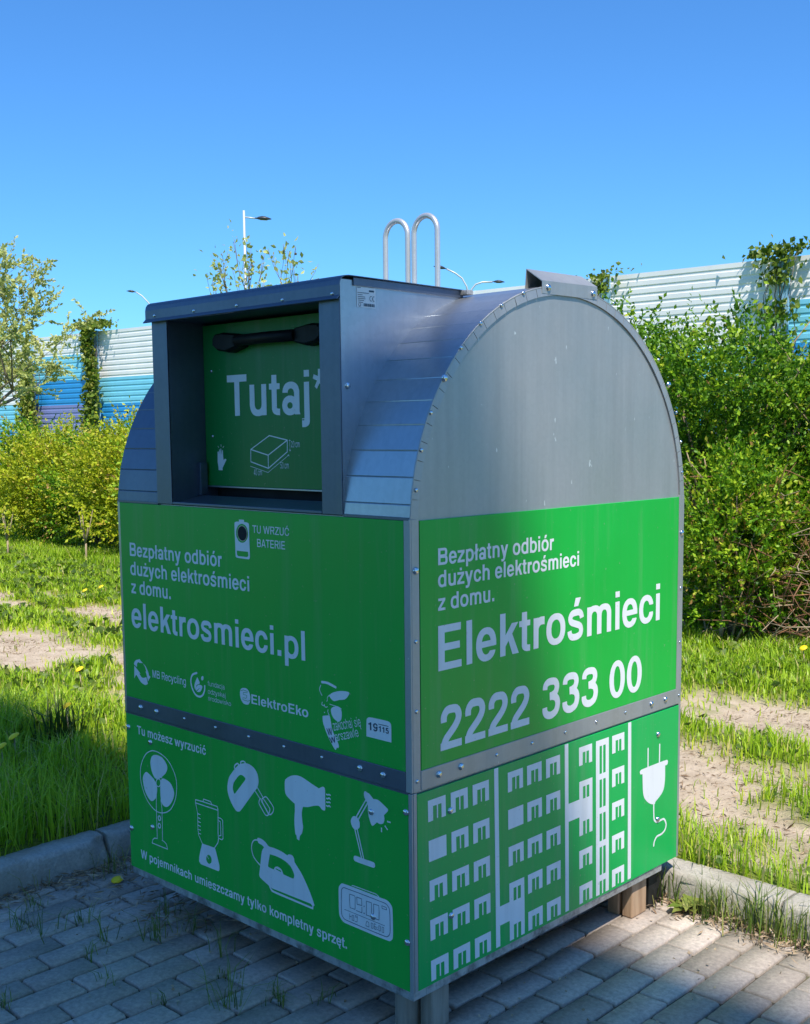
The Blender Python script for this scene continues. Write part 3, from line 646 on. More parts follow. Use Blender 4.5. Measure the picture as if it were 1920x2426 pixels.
# ================================================================== PRINT ON THE PANELS (letter outlines, em/1000; pictograms, 0.2 mm)
GLYPHS = {
 'B*': (389, "159,728 229,727 231,612 337,645 344,643 364,577 256,539 321,447 265,404 195,495 125,404 67,445 132,539 29,575 24,577 25,583 47,646 155,613"),
 'B.': (278, "65,1 65,145 213,145 213,1"),
 'B0': (556, "305,-18 251,-18 203,-5 164,15 116,59 87,103 65,149 46,209 32,309 32,381 40,453 63,537 85,585 126,643 160,673 205,697 261,710 323,706 365,691 405,666 442,629 474,581 503,507 518,441 524,381 524,309 516,239 491,149 469,103 440,59 392,15 353,-5|285,598 269,598 247,589 224,569 212,551 197,517 182,465 172,379 176,263 195,179 213,139 230,115 245,103 267,94 291,94 311,103 343,139 361,179 372,217 384,311 380,427 359,517 332,569 309,589"),
 'B1': (556, "375,0 238,3 237,489 79,480 68,483 69,591 199,601 237,667 241,710 378,707"),
 'B2': (556, "27,1 27,123 47,127 77,191 117,238 283,378 316,411 357,465 372,507 367,543 357,564 345,574 313,580 217,582 190,563 171,535 167,453 37,452 32,495 34,537 43,577 55,603 78,639 119,680 157,703 189,713 229,718 323,714 377,705 413,691 459,652 481,617 495,585 506,543 506,495 493,441 463,381 414,319 359,266 235,164 199,125 507,124 509,1"),
 'B3': (556, "149,705 205,718 265,718 327,712 385,697 416,681 446,653 472,611 484,575 488,525 481,489 460,435 434,397 473,357 493,321 505,285 511,251 512,205 497,137 475,87 441,42 393,9 311,-20 275,-26 229,-26 167,-13 123,5 89,28 59,60 37,99 28,129 24,161 27,202 153,208 158,157 168,137 197,117 249,106 293,113 348,137 367,168 376,197 380,223 378,247 359,286 337,297 283,314 233,312 228,325 220,441 231,460 259,458 283,463 325,477 342,489 353,511 360,537 355,556 342,575 323,582 253,590 203,587 179,577 165,565 157,514 32,529 38,589 57,635 94,675"),
 'B5': (556, "479,697 479,581 225,579 212,469 315,468 379,451 436,419 476,377 507,315 520,251 518,183 498,111 479,78 443,38 403,11 359,-7 305,-18 235,-18 181,-7 139,10 97,38 73,62 42,111 31,149 147,150 151,169 165,170 188,131 219,105 249,94 301,97 335,114 361,145 378,193 380,241 375,271 357,314 335,337 297,355 243,355 217,345 193,326 185,330 73,330 67,340 46,341 78,397 111,697"),
 'B9': (556, "251,710 303,710 369,697 411,679 460,643 481,617 503,579 522,505 517,502 393,507 388,437 395,432 515,428 520,423 504,219 481,131 449,65 412,25 359,-3 295,-18 215,-20 151,-5 95,26 77,44 61,71 39,125 149,174 154,171 175,124 195,113 221,106 269,106 319,117 338,127 354,151 365,181 380,243 375,245 303,230 233,232 169,249 120,275 80,313 51,361 32,427 30,493 37,535 51,579 73,617 96,645 121,665 159,687 209,703|265,342 311,347 343,364 373,407 384,453 382,503 365,549 352,567 329,585 289,598 243,593 211,576 181,533 170,487 172,437 189,391 202,373 225,355"),
 'BB': (722, "77,717 499,716 565,698 587,684 610,661 625,638 638,601 644,559 644,491 631,425 600,373 629,348 645,325 661,285 668,245 668,157 661,117 645,77 617,42 569,15 493,0 77,1|225,113 395,112 403,126 437,112 471,112 497,120 519,143 528,171 528,231 520,257 499,281 471,290 437,290 403,276 395,290 227,290|225,443 395,442 403,452 427,442 473,447 491,463 502,489 504,547 495,579 479,597 457,606 427,606 403,596 395,606 225,605"),
 'BE': (667, "619,1 77,1 77,717 605,717 603,598 225,597 225,425 577,424 580,315 575,310 225,309 224,125 229,120 617,120"),
 'BT': (611, "235,0 232,591 15,595 15,717 597,717 597,595 381,593 380,3"),
 'BW': (944, "7,717 159,717 273,250 401,717 543,717 671,250 785,717 937,717 755,1 611,1 473,470 333,1 189,1"),
 'Ba': (556, "517,1 379,0 367,13 339,1 287,-12 205,-12 165,-3 125,12 89,36 68,57 41,107 34,137 34,167 53,225 89,268 137,297 205,316 287,316 357,296 360,299 360,363 353,388 335,414 297,432 257,434 219,421 197,399 183,354 177,366 49,367 46,389 61,437 83,474 105,496 137,518 181,535 243,546 301,546 345,540 391,525 428,505 460,475 478,449 500,397 500,51|316,141 315,165 304,185 277,201 257,206 233,206 201,195 183,180 174,159 175,143 185,122 205,106 233,98 257,98 289,108 304,119"),
 'Bb': (611, "63,717 201,717 203,532 279,546 335,546 411,531 459,509 487,490 520,457 541,425 563,375 576,315 578,239 570,181 555,135 531,91 506,59 459,23 411,1 337,-14 279,-14 203,1 63,1|281,100 321,98 345,103 373,115 391,128 423,177 436,225 436,307 429,337 413,375 395,400 373,417 323,434 281,432 247,420 221,400 202,373 203,157 236,119"),
 'Bc': (556, "407,522 457,488 497,439 523,383 523,341 393,341 367,393 337,421 299,434 275,434 249,427 213,402 196,377 183,341 174,289 174,241 183,191 199,151 221,122 261,101 297,98 329,106 359,128 378,155 395,199 521,200 524,151 513,123 485,74 458,45 425,21 389,3 331,-12 263,-14 219,-7 171,9 129,34 90,73 62,119 47,161 34,235 34,297 42,353 61,409 89,458 117,488 159,517 203,535 261,546 313,546 371,535"),
 'Bd': (611, "549,717 549,1 409,1 351,-12 279,-14 215,-3 157,21 123,44 81,90 59,131 42,181 34,239 36,315 49,375 69,421 94,459 123,488 157,511 201,531 279,546 333,546 409,532 411,717|343,103 383,124 409,157 410,373 383,408 349,427 319,434 277,432 231,412 207,388 191,359 174,289 178,213 199,157 233,119 255,107 289,98"),
 'Be': (556, "179,531 231,544 299,546 351,538 387,525 432,499 462,471 489,433 507,395 526,317 528,237 525,223 166,219 177,175 197,136 229,109 253,100 289,98 313,105 339,120 365,150 471,150 507,144 489,99 462,61 431,33 377,3 319,-12 251,-14 209,-8 169,5 122,31 84,67 61,101 39,151 24,227 24,307 39,381 61,431 84,465 123,501|384,323 371,365 350,401 329,419 287,434 243,429 215,414 189,383 168,325 173,320"),
 'Bh': (611, "65,717 203,717 205,536 275,546 337,546 385,539 421,529 461,509 509,463 535,409 546,351 545,1 407,1 404,357 389,395 373,414 355,425 319,434 277,432 249,421 225,400 211,371 204,315 203,1 65,1"),
 'Bi': (278, "71,0 68,529 205,532 208,3|69,613 69,723 207,723 207,613"),
 'Bj': (278, "205,532 208,-119 203,-139 191,-164 173,-182 137,-201 91,-212 5,-214 2,-101 51,-102 68,-93 65,-87 51,-82 4,-85 2,-75 5,-70 68,-67 68,529|69,613 69,723 207,723 207,613"),
 'Bk': (556, "69,717 208,715 209,348 373,531 539,531 383,351 559,1 391,1 285,242 209,155 207,1 69,1"),
 'Bl': (278, "71,0 68,715 205,718 208,3"),
 'Bm': (889, "825,1 687,1 686,345 682,371 669,401 647,423 627,432 587,434 561,427 542,415 530,399 518,367 514,315 514,3 375,1 372,367 357,403 340,421 315,432 277,434 251,428 227,410 213,385 206,361 204,3 65,1 65,531 185,532 235,544 323,546 385,535 445,506 483,527 523,540 567,546 631,546 695,535 745,513 782,481 799,455 815,417 824,377"),
 'Bn': (611, "545,1 407,1 404,357 389,395 373,414 355,425 319,434 277,432 249,421 225,400 211,371 204,315 203,1 65,1 65,531 199,532 275,546 359,544 409,533 439,522 478,497 502,473 531,421 546,351"),
 'Bo': (611, "141,501 181,523 245,542 279,546 367,542 415,529 455,511 491,486 529,443 557,391 572,341 578,293 576,217 565,165 543,111 516,71 471,31 431,9 367,-10 333,-14 245,-10 197,3 157,21 121,46 83,89 55,141 40,191 34,239 36,315 47,367 69,421 96,461|291,98 345,103 387,126 409,150 421,173 438,243 434,319 425,349 409,381 375,415 351,427 321,434 267,429 225,406 203,382 191,359 174,289 178,213 187,183 203,151 237,117 261,105"),
 'Bp': (611, "63,-207 63,531 203,531 279,546 337,546 411,531 459,509 506,473 531,441 555,397 570,351 578,293 576,217 563,157 541,107 520,75 487,42 459,23 411,1 335,-14 279,-14 203,0 201,-207|281,100 321,98 345,103 373,115 391,128 423,177 436,225 436,307 429,337 413,375 395,400 373,417 323,434 281,432 247,420 221,400 202,373 203,157 236,119"),
 'Br': (389, "67,0 65,531 199,532 207,528 269,540 371,537 371,392 339,400 287,400 255,391 226,371 205,329 203,1"),
 'Bs': (556, "100,23 65,60 47,93 36,129 35,164 149,180 157,143 174,119 187,113 225,106 283,106 351,119 374,133 380,153 371,177 359,190 151,257 108,281 87,302 63,341 52,381 55,419 75,464 110,503 134,521 161,533 203,544 305,550 369,546 405,537 452,513 480,487 497,461 514,407 517,385 513,381 402,359 388,409 371,421 341,428 215,424 191,414 173,391 179,380 195,369 391,307 405,301 411,288 427,289 452,269 483,223 500,165 495,113 471,60 442,31 401,9 349,-6 293,-14 183,-10 141,1"),
 'Bt': (333, "305,-8 215,-4 159,11 123,31 104,49 82,93 82,429 11,433 10,527 13,532 81,533 85,676 221,675 223,533 308,529 307,433 227,432 222,427 222,113 265,104 307,103"),
 'Bu': (611, "67,531 205,531 208,175 223,137 241,116 267,103 291,98 333,100 365,113 387,134 399,161 404,183 405,531 543,531 543,1 411,0 335,-14 251,-12 209,-3 161,16 135,34 110,59 81,111 66,181"),
 'Bw': (778, "12,531 159,529 235,237 317,529 459,531 543,236 621,531 767,531 627,1 485,3 389,301 293,1 151,1"),
 'By': (556, "65,-208 63,-97 139,-102 176,-91 195,-65 193,-60 179,-57 198,1 12,531 163,531 283,244 387,531 537,531 341,-29 327,-91 315,-113 282,-161 262,-181 221,-203 153,-214"),
 'Bz': (500, "479,1 21,1 21,114 290,417 31,420 29,531 469,531 469,418 200,115 477,112"),
 'Bó': (611, "141,501 181,523 245,542 279,546 367,542 415,529 455,511 491,486 529,443 557,391 572,341 578,293 576,217 565,165 543,111 516,71 471,31 431,9 367,-10 333,-14 245,-10 197,3 157,21 121,46 83,89 55,141 40,191 34,239 36,315 47,367 69,421 96,461|291,98 345,103 387,126 409,150 421,173 438,243 434,319 425,349 409,381 375,415 351,427 321,434 267,429 225,406 203,382 191,359 174,289 178,213 187,183 203,151 237,117 261,105|452,749 375,597 248,597 297,749"),
 'Bć': (556, "407,522 457,488 497,439 523,383 523,341 393,341 367,393 337,421 299,434 275,434 249,427 213,402 196,377 183,341 174,289 174,241 183,191 199,151 221,122 261,101 297,98 329,106 359,128 378,155 395,199 521,200 524,151 513,123 485,74 458,45 425,21 389,3 331,-12 263,-14 219,-7 171,9 129,34 90,73 62,119 47,161 34,235 34,297 42,353 61,409 89,458 117,488 159,517 203,535 261,546 313,546 371,535|426,749 347,597 220,597 269,749"),
 'Bę': (556, "447,-204 375,-204 347,-194 323,-178 300,-149 288,-109 290,-69 305,-14 219,-10 179,1 141,19 113,38 75,78 39,151 24,227 24,307 39,381 61,431 84,465 123,501 179,531 231,544 299,546 351,538 387,525 432,499 462,471 489,433 507,395 526,317 528,237 525,223 166,219 177,175 197,136 229,109 253,100 289,98 313,105 339,120 365,150 471,150 508,143 492,103 473,74 443,42 420,25 449,15 449,5 407,-49 396,-75 396,-91 405,-115 413,-120 450,-123|384,323 371,365 350,401 329,419 287,434 243,429 215,414 189,383 168,325 173,320"),
 'Bł': (278, "71,0 68,287 63,288 1,253 0,365 68,411 69,717 205,718 208,499 213,498 273,534 278,529 277,421 208,375 208,3"),
 'Bś': (556, "100,23 65,60 47,93 36,129 35,164 149,180 157,143 174,119 187,113 225,106 283,106 351,119 374,133 380,153 371,177 359,190 151,257 108,281 87,302 63,341 52,381 55,419 75,464 110,503 134,521 161,533 203,544 305,550 369,546 405,537 452,513 480,487 497,461 514,407 517,385 513,381 402,359 388,409 371,421 341,428 215,424 191,414 173,391 179,380 195,369 391,307 405,301 411,288 427,289 452,269 483,223 500,165 495,113 471,60 442,31 401,9 349,-6 293,-14 183,-10 141,1|426,749 347,597 220,597 269,749"),
 'Bż': (500, "479,1 21,1 21,114 290,417 31,420 29,531 469,531 469,418 200,115 477,112|181,601 181,717 319,717 319,601"),
 'L0': (556, "305,-18 251,-18 203,-5 164,15 116,59 87,103 65,149 46,209 32,309 32,381 40,453 63,537 85,585 126,643 160,673 205,697 261,710 323,706 365,691 405,666 442,629 474,581 503,507 518,441 524,381 524,309 516,239 491,149 469,103 440,59 392,15 353,-5|289,638 255,636 217,621 190,599 169,573 149,537 129,479 114,377 118,267 131,205 147,159 167,121 193,88 223,66 261,54 297,54 325,62 363,88 385,115 409,159 425,205 442,313 442,377 436,437 423,493 407,538 387,574 355,610 323,629"),
 'L2': (556, "509,1 27,1 27,79 39,81 59,108 71,111 89,157 121,202 203,278 291,348 348,405 384,455 400,505 400,531 393,553 377,583 365,595 333,606 213,610 177,590 145,546 140,525 139,453 63,453 60,511 71,573 104,627 131,654 159,673 183,683 223,690 325,686 385,674 423,650 449,617 471,569 480,517 467,451 451,415 423,372 349,294 247,212 173,142 157,117 147,81 507,80"),
 'L4': (556, "379,710 382,225 525,221 526,153 383,149 381,1 303,0 299,149 33,150 30,221 299,707|299,524 165,231 165,222 300,225"),
 'L5': (556, "479,697 477,622 177,621 158,453 245,470 327,466 401,441 455,402 481,369 501,332 518,269 518,183 498,111 479,78 443,38 403,11 359,-7 305,-18 235,-18 181,-7 139,10 97,38 73,62 42,111 31,149 115,149 129,122 155,92 183,73 219,59 245,54 319,58 373,83 411,123 434,179 438,243 427,295 402,341 359,377 317,393 253,398 203,387 161,364 147,349 141,330 73,330 67,340 46,341 78,397 111,697"),
 'La': (556, "517,1 407,0 393,29 349,5 299,-10 265,-14 205,-12 165,-3 125,12 89,36 68,57 41,107 34,137 34,167 53,225 68,247 98,275 147,301 225,318 299,314 339,303 385,280 388,283 388,373 374,417 345,449 321,463 293,471 239,474 195,463 166,447 153,434 138,411 128,375 121,367 49,367 46,389 59,435 79,472 103,498 127,515 173,535 231,546 283,546 327,539 369,525 406,503 432,477 455,438 470,397 470,113 501,47|374,137 371,177 359,200 342,217 309,235 263,246 203,242 161,225 133,201 116,161 121,125 145,90 187,67 229,58 277,60 323,75 358,103"),
 'Lc': (556, "415,517 458,487 497,439 523,383 523,341 451,341 437,380 417,414 399,434 361,459 303,474 253,472 223,463 195,449 169,428 149,401 133,369 120,325 116,289 116,241 125,187 143,141 173,100 209,74 253,60 321,60 379,83 405,104 425,131 455,200 523,199 524,151 512,119 485,74 457,44 415,15 371,-3 313,-14 261,-14 203,-3 167,10 129,34 90,73 62,119 47,161 34,235 34,297 43,355 62,413 89,458 117,488 159,517 203,535 261,546 313,546 371,535"),
 'Ld': (611, "549,717 549,1 471,0 465,28 429,9 385,-6 333,-14 279,-14 215,-3 157,21 123,44 81,90 59,131 42,181 34,239 36,315 49,375 69,421 94,459 134,497 185,525 233,540 279,546 365,542 413,529 467,504 468,715|393,76 427,98 450,121 467,149 467,383 450,411 425,436 393,456 363,467 325,474 283,474 223,459 190,441 164,417 139,379 125,341 116,291 116,241 125,191 139,153 155,126 179,100 203,83 233,69 283,58 323,58 363,65"),
 'Le': (556, "353,537 391,524 432,499 462,471 489,433 507,395 522,343 528,295 525,223 111,222 110,203 121,165 143,123 171,92 211,69 257,58 309,60 357,77 396,107 425,149 503,146 508,143 507,137 489,99 462,61 432,33 387,7 351,-6 299,-14 249,-14 185,-1 141,19 112,39 75,79 45,135 30,183 24,227 24,307 37,375 50,411 75,454 113,494 145,516 185,533 249,546 301,546|446,289 442,325 429,369 417,395 396,425 374,445 346,461 293,474 257,474 223,467 171,440 143,410 125,378 106,301 106,289 111,286"),
 'Lf': (333, "119,0 116,465 11,469 10,529 115,533 118,601 125,631 137,659 154,683 187,709 219,723 265,732 311,731 318,725 317,658 273,660 235,647 213,625 200,593 199,533 317,531 318,473 313,468 198,465 198,3"),
 'Lh': (611, "545,1 464,3 464,343 451,397 428,433 405,451 367,467 327,474 281,474 231,463 193,442 167,411 150,367 146,315 146,3 65,1 65,717 146,715 147,509 185,527 251,544 359,544 409,533 451,515 479,496 509,463 535,409 546,351"),
 'Li': (278, "101,0 98,529 177,532 180,3|99,613 99,723 179,723 179,613"),
 'Lj': (278, "177,532 178,-127 159,-170 125,-196 71,-212 5,-214 3,-143 41,-142 69,-135 90,-121 98,-103 98,529|99,613 99,723 179,723 179,613"),
 'Lk': (556, "71,718 150,715 151,270 371,530 469,531 332,365 559,1 460,3 271,294 151,155 149,1 69,1"),
 'Lm': (889, "65,1 65,531 143,532 149,516 177,529 223,542 323,546 385,535 445,506 483,527 523,540 567,546 633,546 679,539 729,522 761,502 793,465 815,417 826,355 825,1 744,3 744,347 733,399 713,434 693,451 659,467 621,474 577,474 541,467 511,453 497,441 514,365 513,1 432,3 432,317 376,323 378,383 392,443 349,467 311,474 267,474 219,463 187,444 167,419 153,387 146,347 146,3"),
 'Ln': (611, "545,1 464,3 464,343 451,397 428,433 405,451 367,467 327,474 281,474 231,463 193,442 167,411 150,367 146,315 146,3 65,1 65,531 143,532 149,508 185,527 227,540 275,546 359,544 409,533 439,522 478,497 502,473 531,421 546,351"),
 'Lo': (611, "141,501 181,523 245,542 279,546 367,542 415,529 455,511 491,486 529,443 557,391 572,341 578,293 576,217 565,165 543,111 516,71 471,31 431,9 367,-10 333,-14 245,-10 197,3 157,21 121,46 83,89 55,141 40,191 34,239 36,315 47,367 69,421 96,461|219,457 188,439 166,419 147,393 125,341 116,291 116,243 133,167 147,139 169,110 201,85 229,71 269,60 325,58 365,65 393,75 424,93 446,113 465,139 487,191 496,241 496,289 479,365 465,393 443,422 411,447 383,461 343,472 287,474 247,467"),
 'Lr': (389, "67,0 65,531 143,532 149,500 189,521 239,536 271,540 371,537 371,447 277,450 243,443 194,419 165,385 153,357 146,325 146,3"),
 'Ls': (556, "119,41 96,61 69,105 58,153 61,168 127,175 133,135 157,100 189,87 239,80 309,84 373,100 398,125 404,161 389,195 367,214 173,275 135,293 116,307 90,341 76,387 81,419 97,452 115,474 147,499 179,513 213,520 273,524 361,522 403,511 440,491 475,449 486,419 491,376 427,364 413,415 403,430 373,447 329,454 241,452 193,443 162,421 149,399 148,387 162,361 181,348 379,285 415,267 440,245 465,201 476,151 469,113 453,78 433,56 403,37 361,23 301,12 229,10 193,14 149,25"),
 'Lu': (611, "67,531 148,529 148,189 161,135 182,101 207,81 245,65 285,58 329,58 379,69 417,90 443,121 462,179 462,529 543,531 543,1 465,0 459,22 425,5 359,-12 251,-12 209,-3 161,16 135,34 110,59 81,111 66,181"),
 'Lw': (778, "12,531 98,529 231,113 347,529 429,531 547,112 682,529 767,531 597,1 514,3 389,393 266,3 183,1"),
 'Ly': (556, "65,-208 63,-137 119,-107 178,-89 195,-65 215,-2 236,-5 12,531 100,529 301,114 449,529 537,531 341,-29 327,-91 315,-113 282,-161 262,-181 221,-203 153,-214"),
 'Lz': (500, "479,1 21,1 22,75 363,457 31,460 29,531 469,531 468,457 127,75 477,72"),
 'Lę': (556, "447,-204 375,-204 347,-194 323,-178 300,-149 288,-109 290,-69 305,-14 219,-10 179,1 141,19 113,38 75,78 39,151 24,227 24,307 39,381 61,431 84,465 123,501 179,531 231,544 299,546 351,538 387,525 432,499 462,471 489,433 507,395 520,353 528,297 528,235 523,222 108,219 121,165 150,113 187,81 241,60 295,58 349,72 394,105 425,149 473,150 508,143 492,103 473,74 443,42 420,25 449,15 449,5 407,-49 396,-75 396,-89 405,-116 449,-151|446,289 442,325 429,369 417,395 396,425 374,445 346,461 293,474 257,474 223,467 171,440 143,410 125,378 106,301 106,289 111,286"),
 'Lś': (556, "119,41 96,61 69,105 58,153 61,168 127,175 133,135 157,100 189,87 239,80 309,84 373,100 398,125 404,161 389,195 367,214 173,275 135,293 116,307 90,341 76,387 81,419 97,452 115,474 147,499 179,513 213,520 273,524 361,522 403,511 440,491 475,449 486,419 491,376 427,364 413,415 403,430 373,447 329,454 241,452 193,443 162,421 149,399 148,387 162,361 181,348 379,285 415,267 440,245 465,201 476,151 469,113 453,78 433,56 403,37 361,23 301,12 229,10 193,14 149,25|250,601 297,737 386,739 309,602"),
 'MA': (722, "700,1 577,1 517,153 509,160 209,159 145,1 22,1 299,717 419,718 425,714|361,553 247,255 476,255"),
 'MB': (722, "77,717 499,716 565,698 587,684 610,661 625,638 638,601 644,559 644,491 631,425 600,373 629,348 645,325 661,285 668,245 668,157 661,117 645,77 617,42 569,15 493,0 77,1|197,95 395,94 403,100 433,94 475,94 508,101 538,123 551,149 556,169 556,231 549,260 538,279 519,295 477,308 433,308 403,302 395,308 199,308|197,623 197,425 395,424 405,428 463,424 497,435 522,461 532,499 530,561 515,597 493,616 461,624 405,620 395,624"),
 'ME': (667, "619,1 77,1 77,717 605,717 603,616 197,615 197,407 577,406 580,315 575,310 197,309 196,107 201,102 617,102"),
 'MI': (278, "81,0 78,715 197,718 200,3"),
 'MM': (833, "763,717 763,1 652,3 651,432 474,3 365,0 359,5 181,438 180,3 69,1 69,717 221,715 417,163 613,715"),
 'MR': (722, "77,717 505,716 573,696 599,680 622,657 645,615 658,563 660,477 651,421 631,375 599,338 572,321 524,303 688,1 555,2 397,289 387,300 195,299 194,3 77,1|195,623 195,395 395,394 403,400 431,394 469,394 505,405 521,416 533,433 548,485 546,549 533,585 522,601 505,613 467,624 431,624 403,618 395,624"),
 'MT': (611, "249,0 246,611 17,614 14,715 595,718 595,614 366,611 366,3"),
 'MU': (722, "73,717 190,715 190,285 184,277 184,261 192,205 215,149 247,110 287,87 331,76 393,76 449,92 486,119 520,171 532,209 538,249 538,277 532,285 532,715 649,717 648,219 637,167 615,111 586,67 541,27 491,1 427,-16 297,-16 249,-5 201,15 159,44 121,89 87,163 72,253"),
 'MW': (944, "7,717 123,718 129,714 271,186 415,715 527,717 673,186 815,714 821,718 937,717 741,3 624,3 471,518 320,3 205,1"),
 'MZ': (611, "585,1 25,1 25,94 426,621 37,624 35,717 575,717 575,622 174,97 583,94"),
 'Mc': (556, "415,517 458,487 497,439 523,383 523,341 421,341 393,400 373,422 351,437 303,452 271,452 241,445 213,431 189,410 161,361 146,291 151,207 167,157 188,123 223,95 257,83 315,82 361,101 397,139 425,200 523,199 524,151 512,119 485,74 457,44 415,15 371,-3 313,-14 261,-14 203,-3 167,10 129,34 90,73 62,119 47,161 34,235 34,297 43,355 62,413 89,458 117,488 159,517 203,535 261,546 313,546 371,535"),
 'Me': (556, "185,533 249,546 299,546 351,538 387,525 432,499 462,471 489,433 507,395 520,353 528,297 528,235 523,222 138,219 147,179 174,127 205,99 247,82 291,80 331,91 359,108 395,150 471,150 507,144 489,99 462,61 431,33 377,3 319,-12 251,-14 209,-8 169,5 122,31 84,67 61,101 39,151 24,225 24,305 30,349 45,397 75,453 112,493 141,513|138,305 409,304 414,309 396,375 381,400 359,424 315,447 261,452 224,443 182,415 161,385 147,353"),
 'Mg': (611, "551,531 552,-55 545,-87 529,-123 509,-150 475,-177 429,-199 381,-212 347,-216 243,-214 193,-203 141,-181 95,-144 67,-97 57,-95 57,-61 165,-60 169,-78 175,-67 204,-99 247,-117 273,-122 351,-120 401,-101 427,-77 440,-47 440,7 437,11 397,-3 337,-14 249,-10 213,-1 169,16 110,61 83,97 63,135 48,181 40,237 40,295 46,341 55,375 77,425 110,471 142,499 185,523 229,538 281,546 337,546 397,535 437,521 443,532|371,91 409,114 440,155 439,379 409,418 371,441 327,452 265,447 213,422 185,392 167,357 152,287 152,243 161,193 178,151 192,131 214,109 243,92 293,80 327,80"),
 'Mi': (278, "85,0 82,529 191,532 194,3|83,613 83,723 193,723 193,613"),
 'Ml': (278, "85,0 82,715 191,718 194,3"),
 'Mn': (611, "545,1 435,1 434,341 429,369 415,403 394,427 359,445 323,452 271,450 233,437 200,409 183,373 176,315 175,1 65,1 65,531 171,532 179,525 251,544 359,544 409,533 439,522 478,497 502,473 531,421 546,351"),
 'My': (556, "65,-208 63,-115 176,-91 195,-65 209,-27 214,1 12,531 133,530 291,178 417,531 537,531 341,-29 327,-91 315,-113 282,-161 262,-181 221,-203 153,-214"),
 'MĆ': (722, "489,717 548,687 608,633 644,581 667,529 675,501 615,471 571,470 548,529 525,566 493,600 461,622 409,640 343,642 311,635 273,619 243,598 201,547 181,507 164,451 156,391 156,327 164,267 181,211 213,153 245,118 293,89 343,76 411,79 445,89 482,109 516,141 537,171 571,249 613,249 673,220 673,207 641,133 608,85 573,50 523,16 477,-3 407,-18 331,-18 261,-3 197,27 151,63 107,117 71,189 52,257 44,327 48,437 65,511 97,585 130,633 176,677 231,710 275,725 333,736 407,736|508,909 429,775 322,775 371,909"),
}
TEXTS = [
 ('fu', 't1', 'Bezpłatny odbiór', -1.2180, 1.1810, -0.7430, 1.1810, 0.0425, 'B', 'white'),
 ('fu', 't2', 'dużych elektrośmieci', -1.2190, 1.1210, -0.6200, 1.1210, 0.0430, 'B', 'white'),
 ('fu', 't3', 'z domu.', -1.2170, 1.0625, -1.0020, 1.0625, 0.0430, 'B', 'white'),
 ('fu', 't4', 'elektrosmieci.pl', -1.2220, 0.9540, -0.3880, 0.9540, 0.0810, 'B', 'white'),
 ('fu', 't5', 'TU WRZUĆ', -0.6000, 1.2875, -0.4440, 1.2875, 0.0215, 'M', 'white'),
 ('fu', 't6', 'BATERIE', -0.5810, 1.2495, -0.4620, 1.2495, 0.0225, 'M', 'white'),
 ('fu', 't7', 'MB Recycling', -1.1150, 0.8050, -0.9380, 0.8050, 0.0245, 'M', 'white'),
 ('fu', 't8', 'fundacja', -0.8280, 0.8215, -0.7460, 0.8215, 0.0145, 'L', 'white'),
 ('fu', 't9', 'odzyskaj', -0.8280, 0.7975, -0.7430, 0.7975, 0.0145, 'L', 'white'),
 ('fu', 't10', 'środowisko', -0.8280, 0.7770, -0.7180, 0.7770, 0.0135, 'L', 'white'),
 ('fu', 't11', 'ElektroEko', -0.6230, 0.8000, -0.3800, 0.8000, 0.0275, 'B', 'white'),
 ('fl', 't12', 'Tu możesz wyrzucić', -1.2130, 0.6060, -0.8470, 0.6060, 0.0285, 'B', 'white'),
 ('fl', 't13', 'W pojemnikach umieszczamy tylko kompletny sprzęt.', -1.2170, 0.1925, -0.2420, 0.1925, 0.0290, 'B', 'white'),
 ('hatch', 't14', 'Tutaj*', -0.8620, 1.6135, -0.4250, 1.6135, 0.1200, 'B', 'white'),
 ('su', 's1', 'Bezpłatny odbiór', 0.0990, 1.2320, 0.5790, 1.2320, 0.0425, 'B', 'white'),
 ('su', 's2', 'dużych elektrośmieci', 0.0980, 1.1765, 0.7000, 1.1765, 0.0420, 'B', 'white'),
 ('su', 's3', 'z domu.', 0.0980, 1.1175, 0.3180, 1.1175, 0.0420, 'B', 'white'),
 ('su', 's4', 'Elektrośmieci', 0.0975, 0.9640, 1.1400, 0.9640, 0.1155, 'B', 'white'),
 ('su', 's5', '2222 333 00', 0.1040, 0.7570, 1.0400, 0.7570, 0.1140, 'B', 'white'),
 ('fu', 'city', 'zakochaj się', -0.2790, 0.7820, -0.1750, 0.8120, 0.0260, 'L', 'white'),
 ('fu', 'city', 'arszawie', -0.2710, 0.7550, -0.1840, 0.7840, 0.0240, 'L', 'white'),
 ('fu', 'city', 'w', -0.3030, 0.7650, -0.2840, 0.7700, 0.0260, 'L', 'dark'),
 ('fu', 'city', 'W', -0.2930, 0.7450, -0.2710, 0.7530, 0.0160, 'M', 'dark'),
 ('fu', 'badge', '19', -0.1480, 0.8080, -0.1150, 0.8090, 0.0205, 'B', 'dark'),
 ('fu', 'badge', '115', -0.1110, 0.8100, -0.0760, 0.8100, 0.0148, 'B', 'dark'),
 ('hatch', 'box', '20 cm', -0.5760, 1.5220, -0.5390, 1.5220, 0.0180, 'L', 'white'),
 ('hatch', 'box', '50 cm', -0.6250, 1.4620, -0.5880, 1.4620, 0.0180, 'L', 'white'),
 ('hatch', 'box', '40 cm', -0.7450, 1.4400, -0.7080, 1.4400, 0.0180, 'L', 'white'),
]
